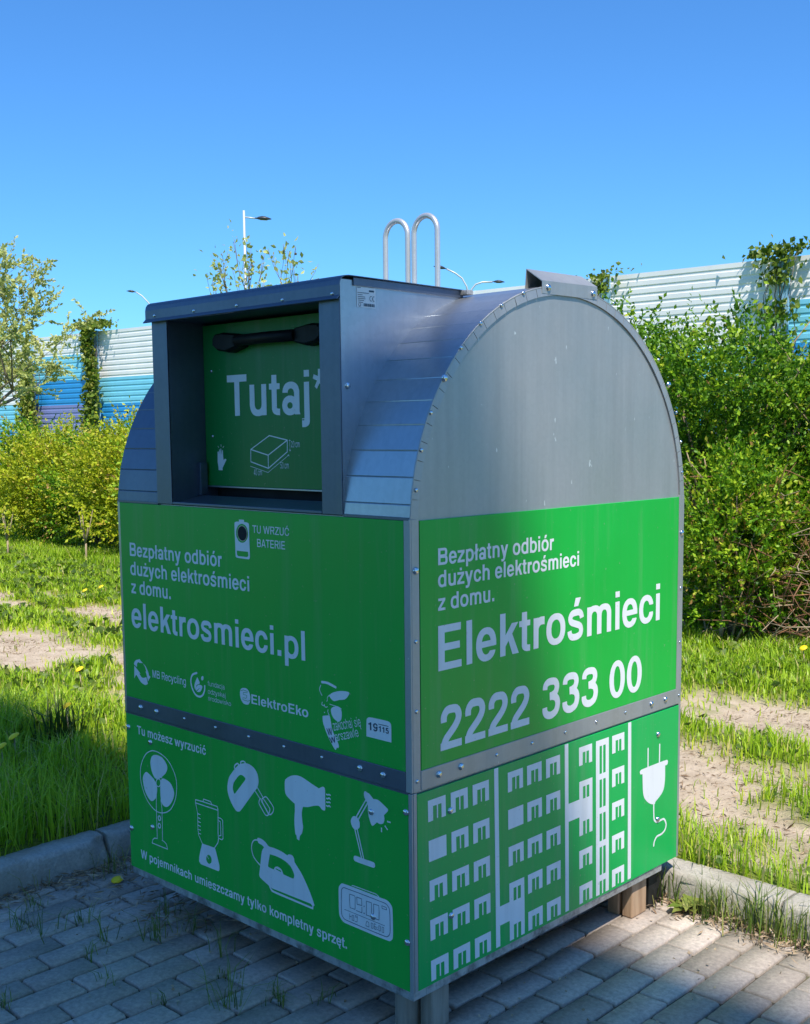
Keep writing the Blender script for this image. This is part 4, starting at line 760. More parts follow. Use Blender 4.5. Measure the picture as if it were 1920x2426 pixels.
MARKS = [
 ('fl', 'fan', 'white', "-5752,1288 -5756,1291 -5757,1297 -5734,1361 -5677,1402 -5617,1410 -5608,1413 -5608,1662 -5604,1848 -5606,1850 -5656,1862 -5698,1877 -5754,1903 -5787,1922 -5816,1942 -5847,1968 -5891,2013 -5931,2064 -5960,2111 -5982,2156 -6005,2214 -6020,2274 -6026,2324 -6028,2364 -6024,2417 -6017,2454 -6006,2499 -5992,2539 -5981,2566 -5952,2619 -5916,2669 -5875,2717 -5837,2752 -5806,2775 -5752,2803 -5713,2821 -5682,2832 -5649,2840 -5584,2846 -5524,2846 -5478,2842 -5414,2831 -5382,2823 -5317,2803 -5272,2785 -5228,2761 -5188,2732 -5159,2707 -5120,2667 -5083,2621 -5055,2578 -5038,2544 -5027,2516 -5014,2464 -5010,2436 -5009,2393 -5011,2353 -5023,2282 -5030,2248 -5043,2207 -5058,2168 -5074,2134 -5098,2093 -5123,2055 -5154,2016 -5177,1990 -5203,1965 -5231,1943 -5283,1912 -5319,1894 -5357,1879 -5433,1856 -5435,1841 -5438,1668 -5447,1417 -5444,1414 -5399,1406 -5345,1381 -5314,1306 -5313,1301 -5314,1296 -5319,1293 -5377,1291|-5451,1853 -5489,1846 -5521,1844 -5590,1846 -5592,1696 -5593,1403 -5595,1399 -5599,1398 -5673,1387 -5723,1351 -5738,1307 -5738,1303 -5377,1306 -5332,1308 -5357,1370 -5406,1392 -5467,1403 -5471,1405 -5472,1409 -5471,1415 -5463,1418 -5461,1423 -5451,1697 -5449,1822 -5449,1851|-5491,1667 -5489,1659 -5485,1653 -5485,1626 -5491,1608 -5504,1596 -5511,1595 -5514,1590 -5521,1590 -5526,1585 -5539,1585 -5557,1591 -5560,1594 -5561,1601 -5570,1609 -5570,1621 -5575,1627 -5570,1641 -5570,1651 -5561,1659 -5559,1667 -5551,1675 -5533,1680 -5509,1680 -5501,1671 -5494,1670|-5538,1610 -5519,1611 -5510,1619 -5510,1628 -5505,1632 -5505,1641 -5510,1649 -5513,1653 -5519,1656 -5522,1660 -5531,1660 -5534,1656 -5539,1654 -5550,1641 -5550,1626 -5544,1616 -5541,1614|-5499,1805 -5492,1796 -5486,1794 -5485,1789 -5480,1786 -5475,1769 -5475,1754 -5480,1746 -5480,1739 -5485,1736 -5485,1729 -5494,1720 -5501,1720 -5504,1715 -5521,1710 -5529,1710 -5534,1715 -5546,1715 -5559,1728 -5560,1736 -5565,1741 -5565,1769 -5560,1774 -5560,1781 -5542,1799 -5534,1800 -5531,1805|-5534,1736 -5512,1735 -5509,1739 -5506,1741 -5500,1749 -5500,1769 -5505,1774 -5506,1779 -5511,1780 -5516,1785 -5526,1785 -5534,1779 -5540,1769 -5540,1747|-5464,2300 -5488,2276 -5498,2270 -5509,2270 -5521,2265 -5556,2265 -5559,2263 -5554,2241 -5555,2208 -5563,2171 -5574,2134 -5587,1983 -5590,1864 -5588,1863 -5561,1860 -5517,1860 -5464,1866 -5451,1869 -5449,1872 -5448,1928 -5472,2069 -5470,2076 -5462,2078 -5471,2134 -5471,2251 -5471,2253 -5465,2257 -5470,2262 -5470,2267|-5044,2517 -5053,2538 -5078,2584 -5113,2633 -5148,2674 -5181,2705 -5214,2732 -5238,2748 -5288,2775 -5319,2787 -5383,2807 -5452,2822 -5487,2827 -5519,2830 -5592,2830 -5642,2825 -5684,2815 -5719,2801 -5781,2771 -5827,2740 -5876,2692 -5899,2666 -5930,2624 -5955,2583 -5976,2537 -5988,2502 -6002,2448 -6009,2407 -6011,2369 -6009,2308 -6002,2269 -5991,2224 -5978,2188 -5965,2156 -5935,2099 -5918,2074 -5890,2037 -5865,2008 -5838,1981 -5806,1954 -5781,1937 -5718,1903 -5654,1878 -5621,1869 -5605,1867 -5602,1978 -5593,2081 -5606,2065 -5641,2032 -5678,2008 -5708,1995 -5726,1992 -5753,1995 -5781,2007 -5811,2026 -5847,2055 -5877,2087 -5895,2109 -5915,2146 -5936,2203 -5949,2257 -5954,2293 -5954,2316 -5951,2333 -5946,2348 -5935,2369 -5909,2403 -5891,2421 -5872,2436 -5858,2443 -5834,2449 -5821,2447 -5801,2442 -5721,2412 -5681,2393 -5635,2369 -5632,2363 -5612,2346 -5599,2329 -5596,2328 -5572,2377 -5567,2382 -5558,2386 -5552,2394 -5591,2390 -5599,2392 -5622,2401 -5666,2448 -5678,2466 -5690,2487 -5708,2539 -5717,2578 -5720,2598 -5720,2621 -5715,2654 -5703,2689 -5693,2708 -5684,2722 -5668,2737 -5644,2755 -5632,2761 -5592,2775 -5544,2782 -5511,2785 -5471,2785 -5424,2780 -5403,2775 -5379,2766 -5346,2748 -5303,2719 -5288,2704 -5269,2682 -5262,2668 -5255,2643 -5256,2624 -5262,2604 -5277,2573 -5298,2543 -5333,2510 -5406,2459 -5412,2452 -5411,2439 -5413,2436 -5429,2430 -5473,2425 -5471,2417 -5478,2414 -5478,2412 -5448,2394 -5445,2391 -5444,2380 -5428,2411 -5414,2425 -5397,2433 -5377,2437 -5336,2437 -5286,2431 -5236,2421 -5207,2411 -5184,2400 -5168,2389 -5141,2363 -5127,2344 -5112,2321 -5102,2299 -5095,2278 -5093,2248 -5099,2216 -5112,2186 -5129,2154 -5157,2114 -5191,2073 -5222,2044 -5245,2024 -5282,2000 -5301,1992 -5324,1985 -5361,1984 -5384,1988 -5413,1999 -5428,2010 -5437,2021 -5453,2047 -5433,1926 -5433,1874 -5429,1874 -5401,1882 -5349,1899 -5302,1920 -5253,1948 -5213,1978 -5189,2001 -5156,2038 -5122,2086 -5099,2122 -5082,2154 -5060,2206 -5045,2254 -5031,2323 -5025,2382 -5025,2418 -5030,2464|-5484,2395 -5521,2395 -5524,2390 -5538,2382 -5554,2367 -5560,2354 -5565,2351 -5570,2339 -5570,2306 -5551,2285 -5544,2285 -5538,2280 -5521,2280 -5516,2285 -5504,2285 -5496,2294 -5482,2303 -5475,2316 -5470,2319 -5465,2336 -5465,2369 -5470,2374 -5471,2382"),
 ('fl', 'blender', 'white', "-4446,1285 -4490,1316 -4485,1389 -4446,1503 -4399,1621 -4477,1720 -4485,1731 -4487,1738 -4501,1813 -4496,2078 -4546,2233 -4542,2283 -4538,2287 -4531,2289 -4349,2298 -4337,2337 -4334,2341 -4329,2342 -4154,2342 -4148,2339 -4129,2316 -4123,2308 -4122,2302 -3987,2302 -3982,2296 -3968,2258 -3971,2138 -3903,2137 -3861,2112 -3858,2104 -3863,1828 -3889,1804 -3899,1798 -3972,1802 -3994,1729 -4078,1632 -4073,1626 -4039,1548 -3980,1391 -3980,1316 -4007,1290|-4249,1345 -4241,1345 -4224,1350 -4204,1360 -4201,1365 -4188,1371 -4175,1389 -4175,1401 -4170,1409 -4170,1434 -4180,1459 -4191,1467 -4198,1479 -4211,1480 -4216,1485 -4251,1485 -4271,1475 -4280,1464 -4241,1424 -4240,1418 -4242,1415 -4249,1416 -4289,1455 -4294,1452 -4298,1444 -4300,1429 -4305,1424 -4305,1393 -4290,1369 -4276,1355|-3984,2232 -4528,2222 -4483,2078 -4426,2077 -4421,2075 -4418,2071 -4420,2066 -4426,2063 -4481,2062 -4484,2061 -4485,2021 -4483,2017 -4426,2012 -4420,2009 -4418,2004 -4424,1998 -4473,2002 -4484,2002 -4486,1958 -4482,1956 -4426,1952 -4420,1949 -4418,1944 -4424,1938 -4473,1942 -4485,1942 -4487,1898 -4482,1896 -4426,1892 -4420,1889 -4418,1884 -4424,1878 -4487,1882 -4489,1833 -4487,1832 -4426,1832 -4420,1829 -4418,1824 -4421,1820 -4426,1818 -4487,1818 -4489,1816 -4479,1773 -4426,1772 -4419,1768 -4419,1762 -4426,1758 -4477,1757 -4475,1741 -4472,1736 -4384,1625 -4097,1635 -4008,1738 -3989,1804 -3997,1854 -3998,1887|-3971,2122 -3972,2119 -3972,2092 -3924,2082 -3920,2079 -3918,2074 -3912,1867 -3914,1861 -3919,1858 -3964,1843 -3969,1845 -3972,1849 -3971,1854 -3967,1857 -3928,1870 -3928,1909 -3931,2067 -3934,2070 -3973,2078 -3982,1862 -3975,1821 -3973,1818 -3963,1816 -3904,1813 -3878,1834 -3873,2099 -3874,2102 -3908,2122|-4532,2241 -4531,2238 -3987,2248 -3984,2248 -3983,2253 -3997,2287 -4349,2282 -4527,2272 -4530,2269|-4139,2303 -4159,2327 -4322,2328 -4325,2326 -4332,2301 -4329,2299 -4254,2299 -4164,2300 -4141,2301"),
 ('fl', 'mixer', 'white', "-2674,2529 -2683,2509 -2700,2486 -2723,2464 -2739,2453 -2759,2446 -2787,2446 -2792,2435 -2798,2429 -2819,2419 -2841,2415 -2861,2418 -2886,2433 -2919,2463 -2968,2510 -3002,2549 -3010,2563 -3012,2574 -3011,2586 -3003,2608 -2986,2637 -3091,2724 -3109,2707 -3376,2416 -3439,2351 -3462,2339 -3499,2330 -3519,2329 -3538,2334 -3552,2342 -3582,2364 -3607,2386 -3649,2432 -3685,2482 -3707,2524 -3722,2564 -3730,2598 -3732,2618 -3731,2666 -3718,2726 -3702,2771 -3685,2806 -3671,2826 -3654,2846 -3548,2957 -3548,2959 -3553,2963 -3558,2973 -3562,2989 -3558,3003 -3544,3023 -3512,3050 -3497,3058 -3477,3066 -3467,3066 -3457,3063 -3442,3056 -3434,3050 -3432,3050 -3411,3062 -3411,3087 -3407,3097 -3401,3105 -3383,3115 -3358,3123 -3346,3126 -3322,3126 -3299,3120 -3291,3114 -3277,3099 -3247,3100 -3211,3099 -3181,3094 -3141,3083 -3119,3076 -3093,3063 -3061,3040 -3036,3014 -3020,2991 -3009,2963 -3003,2932 -2999,2899 -3000,2871 -3010,2832 -3025,2801 -3025,2797 -2902,2678 -2899,2678 -2884,2690 -2866,2701 -2852,2705 -2833,2705 -2821,2701 -2804,2692 -2750,2653 -2703,2615 -2684,2597 -2675,2586 -2670,2574 -2669,2564|-2809,2443 -2808,2451 -2826,2474 -2958,2611 -2957,2621 -2937,2650 -2926,2661 -2915,2668 -3019,2769 -3034,2782 -3037,2782 -3078,2737 -2977,2652 -2973,2650 -2968,2653 -2963,2654 -2957,2649 -2956,2643 -2958,2639 -2964,2629 -2973,2622 -2982,2611 -2993,2583 -2992,2569 -2987,2559 -2964,2533 -2912,2481 -2866,2440 -2851,2434 -2837,2434 -2819,2438|-2894,2661 -2799,2587 -2774,2566 -2755,2546 -2751,2536 -2751,2519 -2758,2499 -2774,2464 -2764,2464 -2749,2468 -2732,2480 -2718,2493 -2708,2504 -2697,2522 -2690,2538 -2688,2554 -2688,2568 -2690,2576 -2711,2598 -2785,2657 -2828,2685 -2839,2688 -2858,2685|-2788,2477 -2769,2518 -2768,2531 -2772,2540 -2809,2574 -2893,2638 -2908,2648 -2916,2647 -2930,2631 -2937,2616 -2926,2604 -2927,2627 -2922,2632 -2915,2631 -2913,2626 -2909,2597 -2906,2592 -2792,2478|-3572,2587 -3558,2585 -3554,2587 -3316,2833 -3304,2848 -3299,2859 -3300,2871 -3307,2877 -3339,2893 -3372,2901 -3394,2901 -3419,2895 -3446,2881 -3471,2861 -3545,2787 -3571,2754 -3583,2732 -3595,2701 -3600,2676 -3600,2649 -3597,2637 -3582,2602|-3456,3038 -3466,3043 -3476,3043 -3498,3032 -3518,3017 -3529,3007 -3540,2991 -3540,2986 -3534,2973 -3532,2974 -3517,2988 -3508,2991 -3467,3029 -3457,3036|-3305,3097 -3317,3104 -3339,3105 -3357,3101 -3377,3093 -3387,3087 -3390,3079 -3390,3074 -3383,3070 -3318,3089 -3314,3093 -3308,3094"),
 ('fl', 'dryer', 'white', "-2156,2231 -2189,2241 -2195,2289 -2212,2298 -2217,2303 -2221,2316 -2225,2339 -2234,2434 -2235,2501 -2230,2558 -2220,2634 -2219,2699 -2220,2734 -2306,2768 -2371,2800 -2393,2815 -2406,2828 -2415,2844 -2420,2862 -2425,2899 -2424,2984 -2420,3012 -2411,3036 -2402,3046 -2347,3085 -2304,3108 -2277,3121 -2223,3137 -2183,3145 -2141,3150 -2084,3149 -2033,3140 -1963,3123 -1852,3092 -1716,3060 -1648,3097 -1629,3102 -1621,3102 -1610,3099 -1601,3092 -1595,3081 -1591,3062 -1590,3043 -1591,2847 -1594,2801 -1598,2782 -1603,2778 -1616,2775 -1629,2774 -1648,2775 -1668,2782 -1695,2804 -1708,2812 -1719,2815 -1738,2815 -1762,2811 -1822,2795 -1943,2750 -1988,2740 -2049,2729 -2068,2672 -2075,2637 -2075,2601 -2072,2573 -2064,2503 -2055,2457 -2055,2432 -2059,2411 -2070,2372 -2080,2349 -2093,2332 -2112,2312 -2126,2293 -2131,2276 -2135,2239 -2142,2230|-1580,2852 -1580,2859 -1574,2865 -1567,2865 -1548,2860 -1518,2875 -1508,2875 -1499,2871 -1491,2865 -1485,2858 -1485,2851 -1491,2845 -1499,2845 -1511,2853 -1516,2854 -1537,2842 -1549,2839 -1574,2845|-1575,2902 -1575,2909 -1569,2915 -1543,2915 -1519,2925 -1507,2925 -1497,2922 -1489,2919 -1485,2913 -1485,2906 -1492,2900 -1498,2900 -1513,2905 -1542,2894 -1559,2894 -1569,2895|-1575,2952 -1575,2959 -1569,2965 -1543,2965 -1528,2976 -1518,2980 -1508,2980 -1497,2976 -1485,2969 -1480,2963 -1480,2956 -1487,2950 -1494,2950 -1512,2959 -1518,2957 -1533,2947 -1542,2944 -1568,2945|-1575,3007 -1575,3014 -1569,3020 -1543,3020 -1514,3030 -1502,3030 -1492,3027 -1484,3024 -1480,3018 -1480,3011 -1487,3005 -1493,3005 -1508,3010 -1536,3000 -1559,2999 -1569,3000"),
 ('fl', 'iron', 'white', "-1876,1316 -2589,1316 -2718,1319 -2747,1320 -2761,1323 -2777,1333 -2804,1364 -2827,1396 -2973,1444 -3016,1463 -3029,1475 -3035,1489 -3036,1506 -3010,1638 -3082,1674 -3132,1705 -3157,1726 -3176,1752 -3188,1777 -3196,1797 -3205,1836 -3206,1849 -3205,1886 -3195,1927 -3182,1951 -3171,1966 -3157,1981 -3142,1993 -3114,2007 -3088,2014 -3062,2018 -3060,2019 -3060,2032 -3052,2044 -3043,2048 -3023,2051 -2971,2050 -2923,2042 -2898,2033 -2859,2015 -2826,1989 -2816,1984 -2789,1979 -2761,1979 -2689,1985 -2593,1982 -2527,1976 -2494,1971 -2401,1950 -2378,1970 -2359,1976 -2341,1979 -2309,1979 -2289,1975 -2274,1964 -2259,1943 -2253,1927 -2253,1907 -2246,1892 -2223,1869 -2149,1807 -2101,1762 -2053,1706 -2002,1641 -1934,1543 -1892,1472 -1860,1412 -1850,1391 -1849,1383 -1851,1379 -1870,1364|-2782,1379 -2756,1360 -2714,1350 -1994,1345 -1898,1345 -1895,1348 -1896,1366 -1927,1385 -2697,1375 -2747,1375|-2268,1663 -2261,1697 -2264,1712 -2270,1726 -2289,1756 -2306,1778 -2324,1797 -2343,1812 -2393,1837 -2458,1856 -2531,1869 -2602,1875 -2684,1875 -2784,1869 -2820,1736 -2830,1686 -2828,1676 -2819,1671 -2788,1668 -2707,1665 -2702,1671 -2682,1703 -2668,1715 -2638,1727 -2623,1730 -2604,1730 -2567,1723 -2546,1716 -2534,1709 -2518,1692 -2502,1662 -2493,1650 -2351,1644 -2304,1644 -2289,1645 -2276,1650|-3007,1659 -3004,1664 -2998,1697 -2979,1807 -2963,1864 -2946,1897 -2911,1939 -2937,1952 -2958,1960 -3021,1968 -3034,1972 -3044,1979 -3054,1999 -3084,1995 -3107,1990 -3124,1982 -3139,1971 -3163,1945 -3177,1919 -3185,1891 -3188,1867 -3186,1838 -3178,1804 -3167,1776 -3160,1762 -3147,1744 -3134,1731 -3103,1709 -3072,1690|-2663,1694 -2657,1683 -2653,1680 -2546,1670 -2541,1672 -2544,1687 -2547,1690 -2632,1695"),
 ('fl', 'lamp', 'white', "-1038,2229 -1051,2239 -1056,2258 -1055,2273 -1052,2282 -1042,2295 -1031,2300 -1013,2302 -996,2304 -921,2302 -918,2304 -1034,2658 -1051,2665 -1056,2670 -1067,2676 -1075,2684 -1081,2697 -1092,2708 -1095,2714 -1095,2726 -1100,2736 -1100,2761 -1082,2797 -1071,2809 -1063,2821 -1036,2835 -1007,2835 -1003,2838 -819,3103 -836,3127 -842,3144 -845,3159 -845,3182 -842,3193 -836,3206 -828,3213 -818,3216 -782,3205 -749,3200 -724,3184 -674,3145 -623,3151 -592,3151 -573,3147 -526,3128 -421,3076 -413,3067 -409,3061 -409,3054 -412,3047 -421,3033 -443,3011 -484,2974 -475,2936 -476,2911 -488,2877 -496,2865 -511,2853 -529,2845 -558,2840 -572,2840 -611,2850 -661,2804 -679,2790 -697,2784 -710,2789 -723,2807 -741,2840 -756,2877 -766,2908 -772,2937 -776,2966 -774,3024 -777,3043 -779,3048 -946,2806 -946,2802 -930,2771 -930,2719 -943,2693 -948,2688 -957,2684 -969,2669 -856,2302 -853,2300 -808,2300 -764,2302 -698,2302 -679,2300 -668,2295 -662,2289 -658,2281 -655,2267 -655,2256 -661,2243 -674,2230 -694,2225 -943,2222 -1022,2225|-877,2302 -877,2306 -918,2433 -988,2659 -991,2661 -1006,2660 -1010,2656 -1010,2648 -898,2306 -896,2301|-538,2740 -540,2743 -540,2798 -538,2800 -522,2800 -520,2797 -520,2742 -522,2740|-424,2790 -427,2789 -432,2793 -475,2832 -475,2834 -466,2845 -463,2846 -458,2842 -415,2803 -415,2801|-799,3085 -802,3085 -806,3080 -814,3080 -817,3077 -981,2833 -982,2831 -969,2825 -963,2818 -958,2823 -790,3068 -790,3073|-430,2897 -430,2913 -428,2915 -368,2915 -365,2913 -365,2897 -367,2895 -427,2895"),
 ('fl', 'clock', 'white', "-358,1364 -367,1353 -388,1333 -408,1324 -432,1320 -667,1315 -1239,1315 -1259,1318 -1278,1324 -1311,1344 -1330,1363 -1345,1386 -1352,1408 -1355,1429 -1358,1501 -1358,1722 -1355,1767 -1350,1789 -1342,1802 -1307,1841 -1291,1851 -1272,1855 -1134,1859 -606,1860 -608,1863 -648,1879 -1063,1874 -1096,1869 -1099,1871 -1101,1874 -1098,1880 -1069,1886 -643,1891 -592,1870 -589,1867 -588,1860 -523,1860 -493,1862 -464,1862 -438,1857 -421,1851 -388,1832 -369,1814 -355,1793 -350,1768 -345,1662 -344,1459 -348,1392 -352,1377"),
 ('fl', 'clock', 'dark', "-1304,1418 -1309,1444 -1311,1488 -1309,1644 -1304,1744 -1301,1762 -1292,1779 -1274,1797 -1260,1805 -1242,1809 -1222,1810 -1048,1813 -816,1815 -488,1814 -467,1811 -444,1802 -413,1778 -406,1768 -401,1758 -395,1730 -390,1638 -389,1498 -392,1444 -397,1422 -406,1406 -418,1390 -432,1377 -450,1366 -464,1362 -493,1360 -608,1358 -1024,1358 -1220,1361 -1250,1366 -1270,1375 -1291,1394 -1298,1404|-1296,1420 -1285,1400 -1274,1389 -1260,1379 -1238,1372 -1208,1369 -942,1366 -672,1366 -480,1369 -463,1371 -452,1374 -438,1383 -414,1408 -406,1422 -400,1448 -398,1484 -399,1654 -404,1734 -409,1756 -417,1770 -423,1776 -450,1795 -470,1803 -498,1806 -692,1807 -1008,1805 -1236,1801 -1258,1797 -1268,1791 -1286,1772 -1293,1758 -1296,1740 -1302,1586 -1302,1474 -1301,1450|-1146,1397 -1148,1400 -1148,1474 -1147,1478 -1144,1478 -1142,1476 -1142,1444 -1114,1443 -1112,1440 -1114,1437 -1142,1436 -1142,1400|-1102,1473 -1070,1473 -1067,1472 -1062,1406 -1062,1400 -1064,1397 -1100,1397 -1103,1398 -1103,1470|-1042,1483 -1000,1483 -997,1482 -1001,1408 -1004,1397 -1044,1397 -1048,1398 -1048,1402 -1046,1403 -1010,1403 -1007,1412 -1005,1456 -1008,1457 -1042,1458 -1043,1460 -1043,1480|-778,1398 -834,1397 -838,1398 -843,1420 -822,1473 -818,1473 -782,1462 -777,1406|-742,1473 -710,1473 -707,1472 -702,1412 -702,1404 -704,1402 -732,1397 -738,1398 -743,1464 -743,1470|-648,1402 -680,1402 -683,1404 -688,1468 -688,1476 -686,1478 -650,1478 -647,1476 -647,1474 -650,1472 -680,1472 -682,1470 -679,1444 -650,1443 -647,1442 -647,1406|-602,1402 -603,1406 -603,1476 -600,1478 -568,1478 -567,1474 -567,1408 -574,1406|-508,1478 -507,1474 -507,1404 -510,1402 -542,1402 -543,1406 -543,1476 -540,1478|-1096,1467 -1097,1464 -1097,1404 -1094,1403 -1070,1403 -1068,1404 -1069,1418 -1073,1466 -1076,1467|-784,1404 -784,1414 -788,1457 -818,1466 -836,1422 -832,1404|-736,1467 -737,1466 -736,1452 -732,1406 -728,1404 -710,1407 -708,1410 -709,1422 -713,1466 -716,1467|-620,1419 -620,1412 -624,1409 -626,1406 -630,1405 -634,1408 -635,1414 -630,1416 -629,1420|-654,1408 -654,1436 -678,1436 -679,1430 -676,1409|-514,1408 -513,1410 -513,1470 -516,1472 -536,1472 -537,1470 -537,1410 -534,1408|-596,1409 -573,1414 -573,1470 -574,1472 -594,1472 -597,1470 -597,1412|-626,1450 -626,1436 -634,1436 -635,1446 -630,1450|-1003,1476 -1006,1477 -1036,1477 -1037,1476 -1037,1464 -1034,1463 -1006,1463 -1004,1464|-487,1504 -490,1502 -1244,1502 -1248,1503 -1248,1506 -1244,1508 -490,1508 -488,1507|-830,1546 -834,1549 -834,1554 -829,1646 -828,1741 -824,1744 -729,1748 -726,1744 -726,1596 -727,1594 -730,1591 -733,1592 -734,1596 -734,1740 -818,1737 -821,1736 -821,1656 -826,1564 -826,1556 -824,1554 -736,1559 -732,1558 -732,1554 -736,1551|-594,1546 -684,1546 -686,1547 -689,1550 -688,1552 -684,1554 -602,1554 -598,1556 -594,1670 -598,1738 -600,1741 -684,1737 -686,1736 -686,1644 -696,1574 -700,1571 -704,1574 -694,1642 -694,1738 -691,1744 -598,1749 -594,1748 -592,1746 -586,1656 -591,1550|-861,1570 -860,1556 -864,1554 -866,1550 -874,1550 -876,1554 -879,1556 -880,1558 -874,1569|-1024,1554 -1022,1558 -1018,1559 -915,1560 -914,1634 -912,1638 -907,1638 -906,1634 -906,1556 -908,1552 -912,1551 -1018,1551 -1022,1552|-1136,1556 -1139,1560 -1149,1654 -1144,1746 -1140,1749 -1050,1754 -1034,1739 -1031,1734 -1036,1564 -1040,1561|-1130,1564 -1046,1568 -1044,1570 -1043,1576 -1039,1732 -1040,1734 -1052,1746 -1134,1742 -1137,1740 -1141,1650 -1133,1574 -1132,1566|-1008,1748 -1004,1749 -916,1749 -912,1748 -911,1744 -906,1658 -907,1652 -910,1651 -990,1642 -1000,1641 -1002,1642 -1004,1646 -1009,1742|-874,1646 -874,1664 -861,1664 -860,1651 -864,1650 -866,1645|-1000,1740 -997,1652 -996,1650 -914,1659 -918,1738 -919,1740|-447,1730 -452,1726 -520,1722 -536,1722 -539,1726 -543,1754 -543,1762 -540,1763 -458,1763 -455,1758|-455,1734 -463,1756 -534,1756 -536,1754 -533,1734 -530,1729 -468,1732 -457,1733"),
 ('fu', 'city', 'white', "-1506,4181 -1502,4180 -1499,4176 -1505,4154 -1505,4148 -1500,4137 -1479,4107 -1478,4101 -1470,4091 -1463,4066 -1437,3952 -1423,3914 -1405,3882 -1322,3762 -1310,3741 -1307,3729 -1306,3709 -1314,3692 -1319,3688 -1336,3691 -1344,3690 -1350,3684 -1363,3659 -1369,3655 -1385,3661 -1414,3688 -1474,3758 -1517,3815 -1551,3869 -1578,3919 -1601,3967 -1611,3998 -1614,4014 -1616,4056 -1616,4064 -1612,4071 -1603,4076 -1564,4087 -1491,4101 -1492,4104 -1508,4128 -1516,4144 -1516,4159 -1513,4169 -1511,4177|-1474,4257 -1472,4260 -1464,4260 -1408,4255 -1312,4251 -1282,4245 -1242,4229 -1240,4223 -1244,4220 -1263,4226 -1251,4211 -1245,4202 -1240,4179 -1240,4139 -1244,4111 -1249,4092 -1260,4073 -1276,4058 -1293,4049 -1308,4045 -1321,4045 -1334,4048 -1362,4058 -1386,4070 -1404,4084 -1431,4113 -1442,4134 -1451,4164 -1450,4186 -1441,4201 -1422,4218 -1398,4231 -1356,4243 -1471,4250 -1475,4253|-1578,4115 -1581,4119 -1584,4121 -1585,4128 -1581,4131 -1579,4134 -1572,4135 -1565,4127|-1510,4213 -1516,4207 -1526,4200 -1539,4198 -1561,4198 -1568,4201 -1577,4214 -1582,4210 -1592,4209 -1609,4212 -1623,4217 -1630,4222 -1631,4234 -1620,4263 -1613,4265 -1610,4263 -1610,4258 -1620,4233 -1620,4228 -1616,4225 -1603,4221 -1587,4220 -1581,4237 -1578,4240 -1573,4240 -1569,4236 -1565,4216 -1561,4209 -1549,4208 -1531,4210 -1517,4220 -1511,4218|-1090,4463 -1090,4456 -1094,4446 -1119,4412 -1151,4381 -1179,4364 -1212,4354 -1287,4340 -1351,4317 -1379,4310 -1392,4310 -1404,4313 -1429,4324 -1448,4335 -1474,4359 -1483,4362 -1502,4344 -1510,4333 -1511,4324 -1509,4304 -1512,4294 -1517,4288 -1527,4280 -1532,4280 -1535,4282 -1534,4288 -1526,4294 -1520,4302 -1521,4332 -1520,4338 -1503,4360 -1493,4369 -1488,4370 -1436,4405 -1393,4426 -1318,4451 -1276,4461 -1223,4470 -1162,4475 -1113,4475 -1097,4471|-1639,4491 -1634,4487 -1634,4483 -1656,4441 -1659,4431 -1659,4421 -1656,4411 -1650,4399 -1614,4352 -1614,4348 -1619,4344 -1626,4348 -1658,4391 -1667,4407 -1671,4419 -1670,4437 -1662,4457 -1646,4487|-1632,4532 -1628,4542 -1617,4547 -1556,4552 -1502,4551 -1472,4546 -1351,4518 -1341,4515 -1336,4511 -1333,4498 -1335,4491 -1340,4486 -1353,4483 -1413,4497 -1504,4516 -1554,4518 -1617,4513 -1624,4515 -1629,4519"),
 ('fu', 'badge', 'white', "-784,3946 -784,4056 -780,4154 -774,4175 -767,4184 -748,4197 -727,4204 -676,4208 -531,4211 -427,4211 -396,4210 -371,4205 -357,4197 -343,4182 -338,4169 -335,4143 -334,4046 -336,3946"),
 ('fu', 'badge', 'dark', "-564,4145 -563,4147 -560,4149 -385,4149 -381,4145 -382,4143 -385,4141 -560,4141"),
 ('fu', 'arrows', 'white', "-5711,3901 -5754,3879 -5778,3871 -5789,3870 -5813,3871 -5854,3880 -5896,3895 -5922,3909 -5951,3930 -6014,3989 -6038,3999 -6044,3996 -6091,3934 -6094,3933 -6080,4143 -6066,4136 -5913,4037 -5914,4035 -5946,4035 -5947,4033 -5904,3996 -5879,3982 -5859,3978 -5832,3980 -5778,3993 -5754,4003 -5749,4003|-6088,4176 -6085,4186 -6070,4206 -6042,4231 -6011,4245 -5934,4265 -5933,4268 -5933,4273 -5837,4215 -5786,4192 -5758,4174 -5724,4137 -5690,4091 -5680,4069 -5674,4040 -5637,4026 -5636,4023 -5700,3946 -5706,3942 -5763,4091 -5763,4095 -5748,4095 -5746,4097 -5762,4133 -5772,4153 -5781,4167 -5798,4184 -5838,4215 -5937,4205 -5940,4207 -5940,4217 -5942,4219 -5982,4201 -5994,4192 -6000,4181 -6002,4168 -6004,4138 -6007,4131 -6083,4159"),
